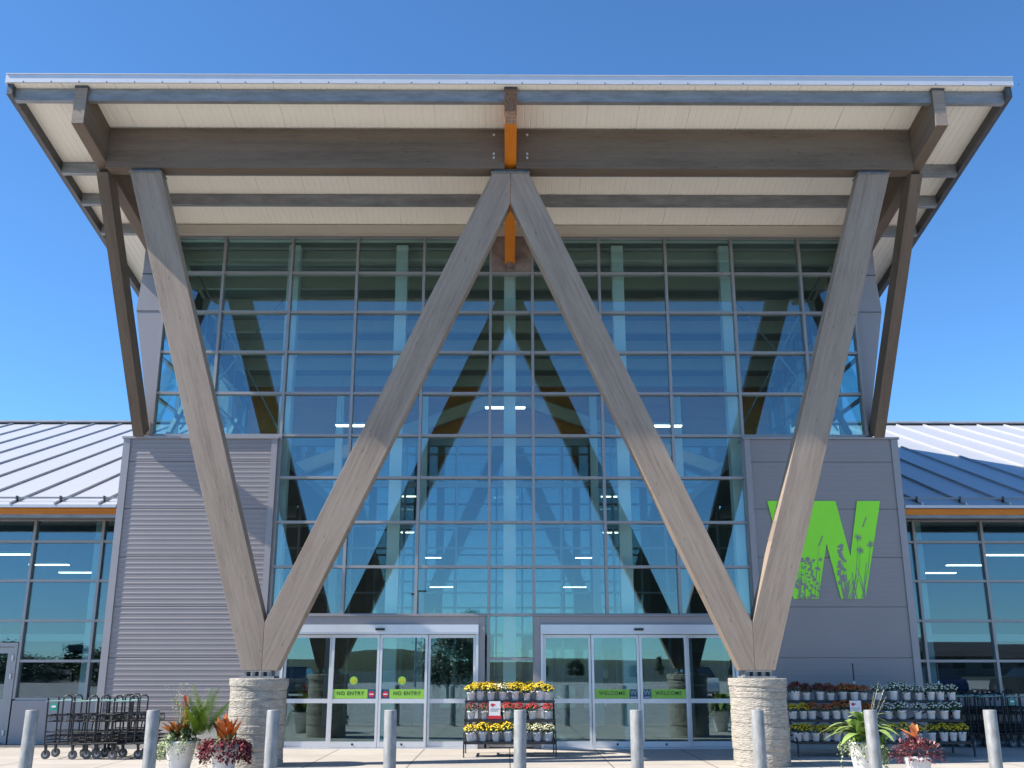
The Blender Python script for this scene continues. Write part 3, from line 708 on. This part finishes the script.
cs=[(-7.86,-2.05,.03,'foremost black cart at the left end of the row with green tag'),(-7.36,-2.12,-.05,'second black cart from the left, nested before the grey wall'),(-7.02,-2.02,.06,'third black cart from the left, in the middle of the nested row'),(-6.70,-2.1,-.02,'last black cart of the left row, right behind a bollard'),
    (8.15,.30,.02,'black cart in shadow right behind the white flower rack'),(8.62,.34,-.03,'second black cart in shadow under the right wing glass'),(9.1,.28,.03,'third black cart in shadow behind the last bollard'),(9.6,.32,0,'black cart in shadow at the far right edge'),(10.1,.3,.02,'outermost black cart in shadow, cut by the right frame edge')]
for i,(x,y,rz,lab) in enumerate(cs):
    o = cp if i==len(cs)-1 else copy_tree(cp); o.location=(x,y,0); o.rotation_euler=(0,0,rz); o['label']=lab
    if i in (0,7):
        b = MB(); b.box(.06,.17,-.252,-.242,.78,.90); b.box(.08,.15,-.256,-.2525,.83,.86,1); b.build('tag_plate',[M['teal'],M['paper']],o)
# the nested left row stands two deep
for i,(x,y,rz,lab) in enumerate([(-7.05,-1.45,.10,'black cart in the back row against the grey wall'),(8.5,.78,.03,'black cart in shadow against the right wing base, left of the back row'),(9.0,.76,-.02,'black cart in shadow against the right wing base, middle of the back row'),(9.5,.78,.02,'black cart in shadow against the right wing base, right of the back row')]):
    o = copy_tree(cp); o.location=(x,y,0); o.rotation_euler=(0,0,rz); o['label']=lab

# ------------------------------------------------------------------ flower racks
SH=[(-1.30,.917),(-1.52,.605),(-1.74,.255)]
def make_rack(name,w,x,lab,pole=False):
    r = thing(name,lab,'plant rack',(x,0,0),group='tiered flower racks')
    for y,z in SH:
        b=MB(); b.box(-w/2,w/2,y-.20,y-.17,z-.045,z-.002); b.box(-w/2,w/2,y+.17,y+.20,z-.045,z-.002)
        for i in range(9): yy=y-.155+i*.0385; b.box(-w/2,w/2,yy-.015,yy+.015,z-.022,z-.006)
        b.build('shelf',M['racksteel'],r)
    for s in (-1,1):
        x_=s*(w/2+.012); b=MB()
        b.bar((x_,-1.08,.0),(x_,-1.08,.95),.022,.035); b.bar((x_,-1.96,.05),(x_,-1.96,.25),.022,.035); b.bar((x_,-1.96,.23),(x_,-1.08,.23),.022,.03)
        b.bar((x_,-1.73,.60),(x_,-1.08,.58),.022,.03); b.bar((x_,-1.51,.90),(x_,-1.08,.89),.022,.03); b.bar((x_,-1.96,.25),(x_,-1.12,.93),.02,.03)
        b.build('end_frame',M['racksteel'],r)
        for y in (-1.96,-1.08):
            c=MB(); c.tube([(x_-.012,y,.03),(x_+.012,y,.03)],.03,10); c.build('caster',M['rubber'],r)
    b=MB(); b.bar((-w/2,-1.10,.25),(w/2*.9,-1.10,.85),.02,.02); b.bar((w/2,-1.11,.25),(-w/2*.9,-1.11,.85),.02,.02); b.build('cross_brace',M['racksteel'],r)
    if pole:
        b=MB(); b.tube([(w/2-.12,-1.1,.95),(w/2-.12,-1.1,1.55)],.013,8); b.tube([(w/2-.12,-1.1,1.17),(w/2-.12,-1.1,1.24)],.017,8,1); b.build('pole',[M['black'],M['paper']],r)
    return r
make_rack('flower_rack',1.56,.0,'black tiered flower rack standing between the two sliding doors')
make_rack('flower_rack',1.46,5.69,'black tiered rack of maroon and orange mums beside right pillar',True)
make_rack('flower_rack',1.50,7.22,'black tiered rack of white mums at the right wall corner',True)

def mum_meshes(col, leafmat, seed, dens=1.0):
    rg=random.Random(seed); fo=MB(); bl_=MB()
    for i in range(120):
        t=rg.uniform(0,6.283); ph=rg.uniform(-.35,1.45); r_=rg.uniform(.55,1.0)*.105
        c=Vector((r_*math.cos(t)*math.cos(ph),r_*math.sin(t)*math.cos(ph),.172+.10*math.sin(ph)*r_/.105+rg.uniform(-.02,.01)))
        n_=(c-Vector((0,0,.12))).normalized(); a=n_.orthogonal().normalized(); a.rotate(Quaternion(n_,rg.uniform(0,6.28))); d=(n_*.5+a).normalized(); s_=d.cross(n_).normalized()
        l=rg.uniform(.03,.05); w=l*.3; fo.add([c,c+d*l*.5+s_*w,c+d*l,c+d*l*.5-s_*w],[(0,1,2,3)])
    for i in range(int(58*dens)):
        t=i*2.39996+rg.uniform(-.3,.3); u=(i+.5)/(58*dens); ph=math.asin(min(1,1-u*.93)); ph=max(.05,ph+rg.uniform(-.1,.1))
        rr=.118+rg.uniform(-.012,.012)
        c=Vector((rr*math.cos(t)*math.cos(ph),rr*math.sin(t)*math.cos(ph),.182+.095*math.sin(ph)+rg.uniform(-.012,.014)))
        n_=(c-Vector((0,0,.10))).normalized(); n_=(n_+Vector((rg.uniform(-.25,.25),rg.uniform(-.25,.25),rg.uniform(0,.3)))).normalized()
        a=n_.orthogonal().normalized(); b2=n_.cross(a); R_=rg.uniform(.014,.021); k=7
        vs=[c+n_*.010]+[c+(a*math.cos(6.283*j/k)+b2*math.sin(6.283*j/k))*R_*(1 if j%2 else .82) for j in range(k)]+[c-n_*.008]
        bl_.add(vs,[(0,1+j,1+(j+1)%k) for j in range(k)]+[(k+1,1+(j+1)%k,1+j) for j in range(k)])
    return fo,bl_
def make_mum(col,leafmat,seed,dens):
    r=thing('potted_chrysanthemum','x','potted flower')
    b=MB(); b.lathe([(.052,0),(.056,.004),(.070,.118),(.076,.120),(.077,.140),(.073,.141),(.068,.128)],(0,0,0),16); b.build('pot',M['pot'],r)
    fo,bl_=mum_meshes(col,leafmat,seed,dens); fo.build('foliage',leafmat,r); bl_.build('blossoms',M['fl_'+col],r)
    return r
ORD=['first','second','third','fourth','fifth','sixth','seventh','eighth','ninth','tenth','eleventh']
CN=dict(yellow='yellow',gold='golden yellow',maroon='maroon',orange='orange',red='bright red',white='white',cream='cream white',darkred='dark red')
protos={}
def get_mum(col):
    k=(col,random.randrange(3))
    if k not in protos:
        lm=M['leaf_w'] if col in('white','cream') else M['leaf']
        protos[k]=make_mum(col,lm,hash(col)%1000 if False else sum(map(ord,col))*7+k[1],{'white':.62,'red':.8,'darkred':.6,'cream':.9}.get(col,1.0)); return protos[k]
    return copy_tree(protos[k])
def row(shelf,pxs,rackname,shelfname,back=()):
    y,z=SH[shelf]; sc=(.01803,.01788,.01772)[shelf]
    for i,(px,col) in enumerate(pxs):
        o=get_mum(col); o.location=((px-509.6)*sc,y-.09+random.uniform(-.02,.02),z); o.rotation_euler=(random.uniform(-.03,.03),random.uniform(-.03,.03),random.uniform(0,6.28)); s_=random.uniform(.90,1.08); o.scale=(s_,s_,s_*random.uniform(.93,1.10))
        o['group']='mums on the flower racks'; o['label']=f'{CN[col]} potted mum, {ORD[i]} from left on front of {shelfname} shelf, {rackname}'
    for i,(px,col) in enumerate(back):
        o=get_mum(col); o.location=((px-509.6)*sc*.985,y+.10,z); o.rotation_euler=(0,0,random.uniform(0,6.28))
        o['group']='mums on the flower racks'; o['label']=f'{CN[col]} potted mum, {ORD[i]} from left at back of {shelfname} shelf, {rackname}'
Yw='yellow'
C='rack between doors'
row(0,[(471.2,Yw),(480.2,Yw),(490.8,Yw),(502.5,'cream'),(515,Yw),(526.7,Yw),(540.3,Yw),(547,Yw)],C,'top',[(475,Yw),(486,Yw),(497,'cream'),(509,Yw),(521,Yw),(533,Yw)])
row(1,[(471.7,'darkred'),(485,'darkred'),(506.7,'red'),(518.3,'red'),(532,'red'),(547,'red')],C,'middle')
row(2,[(471,Yw),(483,Yw),(496,Yw),(508,Yw),(523,'cream'),(536.7,'cream'),(547.5,'cream')],C,'bottom',[(477,Yw),(489,Yw),(502,Yw),(515,'cream'),(529,'cream'),(541,'cream')])
C='rack by pillar'
row(0,[(794,'maroon'),(805,'maroon'),(818.7,'maroon'),(829,'maroon'),(841.5,'orange'),(852.4,'orange'),(862,'orange')],C,'top',[(799,'maroon'),(812,'maroon'),(824,'maroon'),(836,'orange'),(847,'orange'),(857,'orange')])
row(1,[(789,Yw),(799.4,Yw),(808,'orange'),(821,'orange'),(832,'orange'),(841.6,'orange'),(862,'orange')],C,'middle')
row(2,[(791,'gold'),(799,'gold'),(809,'gold'),(819.7,'gold'),(829.6,'gold'),(839.8,'gold'),(850,'gold'),(861,'gold')],C,'bottom',[(804,'gold'),(824,'gold')])
C='rack by wall corner'
row(0,[(876,'white'),(891.6,'white'),(904.5,'white'),(917,'white'),(929,'white'),(938.5,'white'),(949.7,'white')],C,'top',[(884,'white'),(898,'white'),(911,'white'),(923,'white'),(944,'white')])
row(1,[(884,'white'),(897,'white'),(913,'white'),(926,'white'),(938.5,'white'),(951,'white')],C,'middle',[(903,'white'),(944,'white')])
row(2,[(884,'gold'),(896.5,'gold'),(910,'gold'),(923,'gold'),(934.5,'gold'),(944,'gold'),(953,'gold')],C,'bottom')
# price cards hooked on the racks
def card(x,y,z,w,h,lab):
    r=thing('price_card',lab,'sign',(x,y,z))
    b=MB(); b.box(-w/2,w/2,-.003,.003,-h/2,h/2); b.build('card',M['paper'],r)
    b=MB(); b.tube([(-w*.22,-.006,h*.24),(-w*.22,-.0035,h*.24)],.028,16); b.box(-w*.15,w*.05,-.006,-.0035,h*.22,h*.30); b.build('red_logo',M['red'],r)
    b=MB(); b.box(-w*.4,w*.4,-.0055,-.0035,-h*.05,-h*.01); b.box(-w*.4,w*.25,-.0055,-.0035,-h*.18,-h*.14); b.build('print_line',M['steel'],r)
    return r
c1=card(-.265,-1.72,.79,.20,.24,'white price card with red logo hanging on rack between the doors')
b=MB(); b.box(-.12,.12,-.004,.002,-.175,-.122); b.build('red_strip',M['red'],c1)
card(6.08,-1.72,.80,.20,.24,'white price card with red logo hanging on shaded right rack')

# ------------------------------------------------------------------ planters
def leafblade(mb,base,d,L,W,up=Vector((0,0,1)),droop=.3,seg=5,fold=.12):
    base=Vector(base); d=Vector(d).normalized(); s_=d.cross(up); s_=s_.normalized() if s_.length>1e-3 else Vector((1,0,0)); n_=s_.cross(d)
    vs=[]
    for i in range(seg+1):
        t=i/seg; c=base+d*L*t-Vector((0,0,1))*droop*L*t*t; w=W*math.sin(math.pi*min(1,.08+t*.92))**.8*(1-.3*t) if i<seg else .001
        vs+=[c-s_*w+n_*fold*w,c,c+s_*w+n_*fold*w]
    mb.add(vs,[(3*i+k,3*i+k+1,3*i+k+4,3*i+k+3) for i in range(seg) for k in (0,1)],0,True)
def rdir(rg,e0,e1):
    t=rg.uniform(0,6.283); e=R(rg.uniform(e0,e1)); return Vector((math.cos(t)*math.cos(e),math.sin(t)*math.cos(e),math.sin(e)))
def planter(name,lab,x,y,h,rt,rb):
    r=thing(name,lab,'planter',(x,y,0),group='white planters by the pillars')
    b=MB(); b.lathe([(rb*.95,0),(rb,.01),(rt*.985,h-.035),(rt,h-.03),(rt,h),(rt-.025,h),(rt-.03,h-.05)],(0,0,0),28); b.build('pot',M['planter'],r)
    b=MB(); b.lathe([(rt-.03,h-.06),(.001,h-.045)],(0,0,0),20); b.build('soil',M['soil'],r)
    return r
def trailing(mb,rg,n,h,rt,a0,a1,drop,lf):
    for i in range(n):
        a=R(rg.uniform(a0,a1)); p=Vector((math.cos(a)*(rt-.03),math.sin(a)*(rt-.03),h)); L=rg.uniform(.3,1)*drop; k=int(L/.018)+3
        for j in range(k):
            t=j/k; q=p+Vector((math.cos(a),math.sin(a),0))*(.03+.10*math.sin(min(1,t*2)*1.57)*rg.uniform(.6,1.3))+Vector((rg.uniform(-.03,.03),rg.uniform(-.03,.03),.03-L*t))
            leafblade(mb,q,rdir(rg,-50,30),lf*rg.uniform(.7,1.2),lf*.42,droop=.3,seg=2)
# planter 1: bronze croton, red bract, grey-green filler, pale trailing ivy
rg=random.Random(21); r=planter('planter','white tapered planter with bronze leaves and trailing pale ivy, leftmost',-4.83,-4.6,.46,.225,.14)
b=MB()
for i in range(10): leafblade(b,(rg.uniform(-.08,.02),rg.uniform(-.06,.06),.5),Vector((rg.uniform(-.9,.25),rg.uniform(-.5,.4),rg.uniform(.5,1.2))),rg.uniform(.30,.48),rg.uniform(.085,.12),droop=.25)
b.build('bronze_leaf',M['croton'],r)
b=MB(); b.tube([(0,0,.45),(.03,0,.98)],.010,6)
for i in range(22): leafblade(b,(.03+rg.uniform(-.02,.02),rg.uniform(-.02,.02),.72+i*.0145),rdir(rg,15,75),rg.uniform(.09,.16),.032,droop=.2,seg=3)
b.build('red_leaf',M['redleaf'],r)
b=MB()
for i in range(150): leafblade(b,(rg.uniform(-.18,.2),rg.uniform(-.18,.15),.44+rg.uniform(0,.14)),rdir(rg,5,80),rg.uniform(.09,.19),rg.uniform(.02,.038),droop=.4,seg=3)
b.build('filler_foliage',M['sage'],r)
b=MB(); trailing(b,rg,44,.46,.225,150,400,.36,.034); b.build('trailing_ivy',M['ivy'],r)
b=MB()
for i in range(16):
    d=Vector((rg.uniform(-.35,.45),rg.uniform(-.2,.2),1)); L=rg.uniform(.45,.80); p=Vector((rg.uniform(-.06,.1),rg.uniform(-.05,.05),.46)); e=p+d.normalized()*L
    b.tube([p,p+d*L*.5,e],[.003,.002,.001],4)
    for k in range(9): leafblade(b,e+Vector((rg.uniform(-.07,.07),rg.uniform(-.05,.05),rg.uniform(-.03,.05))),rdir(rg,-30,60),.035,.006,seg=2)
b.build('seed_heads',M['straw'],r)
b=MB()
for i in range(16):
    d=rdir(rg,50,86); L=rg.uniform(.50,.92); base=Vector((.30+rg.uniform(-.10,.08),.10,.40)); tip=base+d*L
    for k in range(22):
        t=.25+.75*k/21; q=base+d*L*t
        for sg in (-1,1):
            sd=d.cross(Vector((0,1,0))).normalized()*sg+d*.8; leafblade(b,q,sd,.17*math.sin(math.pi*(.25+.7*t)),.03,droop=.15,seg=2)
b.build('fern_frond',M['fern'],r)
# planter 2: orange canna leaves over burgundy coleus
rg=random.Random(22); r=planter('planter','white planter with orange upright leaves over burgundy trailing foliage beside left pillar',-4.14,-4.75,.41,.20,.14)
b=MB()
for i in range(15): leafblade(b,(rg.uniform(-.10,.08),rg.uniform(-.05,.05),.46),Vector((rg.uniform(-.8,.65),rg.uniform(-.5,.2),rg.uniform(.5,1.3))),rg.uniform(.28,.50),rg.uniform(.045,.07),droop=.18)
b.build('orange_leaf',M['cordyline'],r)
b=MB()
for i in range(60): leafblade(b,(rg.uniform(-.16,.16),rg.uniform(-.16,.16),.42+rg.uniform(0,.12)),rdir(rg,10,80),rg.uniform(.07,.13),rg.uniform(.018,.03),droop=.4,seg=3)
b.build('filler_foliage',M['sage'],r)
b=MB(); trailing(b,rg,80,.45,.24,100,440,.34,.055)
for i in range(220): leafblade(b,(rg.uniform(-.34,.28),rg.uniform(-.2,.15),.38+rg.uniform(-.16,.14)),rdir(rg,-40,60),rg.uniform(.05,.08),.02,droop=.4,seg=2)
b.build('burgundy_foliage',M['coleus'],r)
# planter 3 (right): big pale green leaves, ivy down the front
rg=random.Random(23); r=planter('planter','white tapered planter with broad pale green leaves behind a bollard',5.05,-5.0,.47,.215,.135)
b=MB()
for i in range(46): leafblade(b,(rg.uniform(-.10,.10),rg.uniform(-.08,.08),.50+rg.uniform(0,.12)),rdir(rg,25,88),rg.uniform(.45,.85),rg.uniform(.065,.11),droop=.6,seg=7)
b.build('broad_leaf',M['bigleaf'],r)
b=MB()
for i in range(120): leafblade(b,(rg.uniform(-.2,.3),rg.uniform(-.18,.12),.44+rg.uniform(0,.1)),rdir(rg,0,70),rg.uniform(.08,.16),rg.uniform(.02,.03),droop=.4,seg=3)
b.build('filler_foliage',M['fern'],r)
b=MB(); trailing(b,rg,50,.47,.21,150,400,.40,.036); b.build('trailing_ivy',M['ivy'],r)
b=MB()
for i in range(5):
    d=Vector((rg.uniform(-.1,.6),rg.uniform(-.2,.2),1)); L=rg.uniform(.6,.85); p=Vector((.05,0,.5)); e=p+d.normalized()*L; b.tube([p,e],[.0025,.0015],4)
    for k in range(10): leafblade(b,p+(e-p)*rg.uniform(.5,1),rdir(rg,0,70),.045,.007,seg=2)
b.build('seed_heads',M['straw'],r)
# planter 4 (right): mounded rose coleus with an orange bromeliad
rg=random.Random(24); r=planter('planter','small white planter with mound of burgundy leaves and one peach bromeliad',5.27,-6.4,.37,.165,.12)
b=MB()
for i in range(420):
    d=rdir(rg,-15,88); q=Vector((d.x*.32,d.y*.30,.24+max(-.06,d.z*.20)))*1.0
    q=Vector((d.x*.33*rg.uniform(.5,1),d.y*.30*rg.uniform(.5,1),.385+d.z*.22*rg.uniform(.4,1))); leafblade(b,q,(d+rdir(rg,-20,40)*.6),rg.uniform(.06,.095),rg.uniform(.014,.022),droop=.3,seg=2)
b.build('burgundy_foliage',M['coleus'],r)
b=MB()
for i in range(150):
    d=rdir(rg,-5,88); q=Vector((d.x*.34*rg.uniform(.8,1),d.y*.31*rg.uniform(.8,1),.39+d.z*.22*rg.uniform(.8,1))); leafblade(b,q,(d+rdir(rg,-20,40)*.6),rg.uniform(.05,.085),rg.uniform(.010,.017),droop=.3,seg=2)
b.build('rose_foliage',M['coleus_pale'],r)
M['peach']=leafm('peach_bract',(.58,.20,.07),.35,12)
b=MB()
for i in range(12): leafblade(b,(rg.uniform(-.02,.02),rg.uniform(-.02,.02),.60),rdir(rg,25,88),rg.uniform(.18,.30),rg.uniform(.03,.05),droop=.25)
b.build('bromeliad',M['peach'],r)

# ------------------------------------------------------------------ across the lot: what the glass mirrors
def make_tree(name,cat,seed,h,spread,shape):
    rg=random.Random(seed); r=thing(name,'x',cat,group='trees across the parking lot')
    b=MB(); b.tube([(0,0,0),(.05,0,h*.3),(0,.05,h*.55),(.02,0,h*.85)],[.16,.13,.09,.02],8); cl=[]
    for i in range(26):
        z=h*rg.uniform(.25,.95); k=(z/h); rad=spread*(1-abs(k-.5)*1.2 if shape=='round' else 1.05-k)*rg.uniform(.4,1); t=rg.uniform(0,6.28); e=Vector((rad*math.cos(t),rad*math.sin(t),z)); cl.append(e)
        b.tube([(0,0,max(.5,z-rad*.7)),e*.6+Vector((0,0,(z-rad*.35)*.4)),e],[.05,.03,.01],5)
    b.build('trunk',M['bark'],r); f=MB()
    for c in cl:
        for k in range(190):
            q=c+Vector((rg.gauss(0,.45),rg.gauss(0,.45),rg.gauss(0,.35)))*spread/2.6; d=rdir(rg,-40,60); s_=d.orthogonal().normalized(); l=rg.uniform(.18,.32); f.add([q,q+d*l*.5+s_*l*.3,q+d*l,q+d*l*.5-s_*l*.3],[(0,1,2,3)])
    f.build('crown',M['treeleaf'],r)
    return r
T1=make_tree('deciduous_tree','tree',1,6.0,2.4,'round'); T2=make_tree('conifer_tree','tree',2,7.0,1.8,'cone')
ts=[(-46,-72,0,.75),(-41,-76,1,.65),(-37,-73,0,.72),(-42.5,-71,0,.6),(-33,-75,0,.62),(-29,-71,1,.5),(-26,-74,0,.6),(-2.5,-52,1,.72),(-3.0,-34,0,.62),(5,-120,0,.42),(10,-126,0,.5),(17,-118,0,.40),(21,-124,1,.45),(26,-119,0,.38),(31,-122,1,.4),(36,-100,0,.5),(48,-95,0,.5),(42,-98,1,.5)]
fi=[True,True]; wd=['round leafy tree','narrow conifer']
for i,(x,y,k,s_) in enumerate(ts):
    src=(T1,T2)[k]; o=src if fi[k] else copy_tree(src); fi[k]=False
    o.location=(x,y,-.14 if i in (7,8) else -.9); o.scale=(s_,s_,s_) if i>6 else (1.7*s_,1.7*s_,.95*s_); o.rotation_euler=(0,0,i*1.3)
    o['label']=f'{wd[k]} across the parking lot, {ORD[i] if i<11 else ["twelfth","thirteenth","fourteenth","fifteenth","sixteenth","seventeenth","eighteenth","nineteenth"][i-11]} from the left in the mirrored row'
def make_car(paint):
    r=thing('parked_car','x','car',group='cars parked opposite the entrance')
    b=MB(); L=4.5; W=.88
    side=[(0,.32),(.05,.62),(.25,.86),(1.1,.97),(3.4,1.0),(4.25,.95),(4.45,.75),(4.5,.35),(4.2,.22),(.3,.22)]
    def loft(mb,secs,mi=0):
        n=len(secs[0]); vs=[p for s in secs for p in s]
        mb.add(vs,[(i*n+j,i*n+(j+1)%n,(i+1)*n+(j+1)%n,(i+1)*n+j) for i in range(len(secs)-1) for j in range(n)],mi,False); mb.add(secs[0],[list(range(n))[::-1]],mi); mb.add(secs[-1],[list(range(n))],mi)
    loft(b,[[(x-2.25,yy,z if k else max(z,.24)*1) for x,z in side] for k,yy in ((1,-W),(1,W))])
    bo=b.build('body',paint,r); bv=bo.modifiers.new('b','BEVEL'); bv.width=.07; bv.segments=3
    b=MB(); cab=[(1.0,.96),(1.75,1.43),(3.1,1.47),(4.05,.98)]
    loft(b,[[(x-2.25,yy*(1 if z<1.1 else .82),z) for x,z in cab] for yy in (-W+.06,W-.06)]); b.build('window',M['carglass'],r)
    b=MB(); loft(b,[[(1.72-2.25,s*.72,1.44),(3.12-2.25,s*.72,1.475),(3.12-2.25,s*.72,1.50),(1.8-2.25,s*.72,1.475)] for s in (-1,1)]); b.build('roof',paint,r)
    for x in (.85,3.6):
        for s in (-1,1):
            c=MB(); c.tube([(x-2.25,s*.70,.32),(x-2.25,s*.90,.32)],.32,20); w=c.build('wheel',M['rubber'],r); c=MB(); c.tube([(x-2.25,s*.80,.32),(x-2.25,s*.91,.32)],.2,14); c.build('rim',M['hub'],w)
    for s in (-1,1): c=MB(); c.box(-2.25,-2.17,s*.62-.16,s*.62+.16,.62,.74); c.build('headlight',M['paper'],r)
    return r
M['carglass']=simple('car_window',(.02,.025,.03),.05,spec=.8)
pts_=[('silver',(.45,.46,.48)),('dark blue',(.03,.05,.12)),('white',(.75,.75,.74)),('black',(.02,.02,.02)),('grey',(.12,.12,.125))]
pos_=[(-17.0,-38),(19.8,-26.5),(9.5,-33),(24.8,-27),(-11,-34)]
for i,((cn,c),(x,y)) in enumerate(zip(pts_,pos_)):
    o=make_car(simple('car_paint_'+cn.replace(' ','_'),c,.25,.3)); o.location=(x,y,-.13); o.rotation_euler=(0,0,R(90+random.uniform(-3,3))); o['label']=f'{cn} car parked in the lot facing the entrance'
# low building mirrored in the right wing
Bl=thing('low_building','low brick building with dark pitched roof across the lot','building',(58,-108,-.14))
M['brick']=simple('tan_brick',(.26,.20,.15),.85,var=.15,scale=3); M['shingle']=simple('dark_shingle',(.05,.045,.045),.9,var=.3,scale=4)
b=MB(); b.box(-9,9,-5,5,0,2.8); w=b.build('wall',M['brick'],Bl)
b=MB(); b.prism([(-9.6,-5.6,2.8),(-9.6,5.6,2.8),(-9.6,0,4.6)],(19.2,0,0)); b.build('roof',M['shingle'],Bl)
for i in range(5): b=MB(); b.box(-7.6+i*3.6,-6.0+i*3.6,5.003,5.05,.9,2.2); f=b.build('window',M['carglass'],Bl); b=MB(); b.box(-7.7+i*3.6,-5.9+i*3.6,5.003,5.09,.8,.9); b.build('sill',M['kerb'],f)
Lm=thing('street_lamp','tall grey lamp post in the lot mirrored in the NO ENTRY doors','street lamp',(-6.5,-55,-.13))
b=MB(); b.tube([(0,0,0),(0,0,6.6)],[.09,.05],10); b.build('post',M['steel'],Lm); b=MB(); b.box(-.6,.6,-.12,.12,6.6,6.72); b.build('lamp_head',M['darksteel'],Lm)

# ------------------------------------------------------------------ light, sky, camera
sd = Vector((-1.0,-.19,1.0)).normalized()
sun = bpy.data.lights.new('sun','SUN'); sun.energy=5.0; sun.angle=R(.5); sun.color=(1,.93,.83)
so = bpy.data.objects.new('sun',sun); COL.objects.link(so); so.rotation_euler = sd.to_track_quat('Z','Y').to_euler()
w = bpy.data.worlds.new('World'); S.world=w; w.use_nodes=True; wn=w.node_tree.nodes; bg=wn['Background']
sk = wn.new('ShaderNodeTexSky'); sk.sky_type='NISHITA'; sk.sun_disc=False; sk.sun_elevation=math.asin(sd.z); sk.sun_rotation=math.atan2(sd.x,sd.y)
sk.altitude=1000; sk.air_density=.9; sk.dust_density=.0; sk.ozone_density=2.5
tn = wn.new('ShaderNodeMix'); tn.data_type='RGBA'; tn.blend_type='MULTIPLY'; tn.inputs['Factor'].default_value=1; tn.inputs['B'].default_value=(.62,1.0,1.27,1)
w.node_tree.links.new(sk.outputs[0],tn.inputs['A']); w.node_tree.links.new(tn.outputs['Result'],bg.inputs[0]); bg.inputs[1].default_value=.105
cam = bpy.data.cameras.new('camera'); co = bpy.data.objects.new('camera',cam); COL.objects.link(co)
co.location=(-.065,-20.2,1.54); co.rotation_euler=(R(90+15.6),0,R(-.32)); cam.sensor_width=36; cam.lens=36*1003/1024; cam.clip_end=3000
S.camera=co
S.view_settings.view_transform='Standard'; S.view_settings.look='None'; S.view_settings.exposure=.85; S.view_settings.gamma=1
c=S.cycles; c.max_bounces=10; c.diffuse_bounces=4; c.glossy_bounces=4; c.transparent_max_bounces=32; c.transmission_bounces=6; c.use_denoising=True; c.caustics_reflective=False; c.caustics_refractive=False
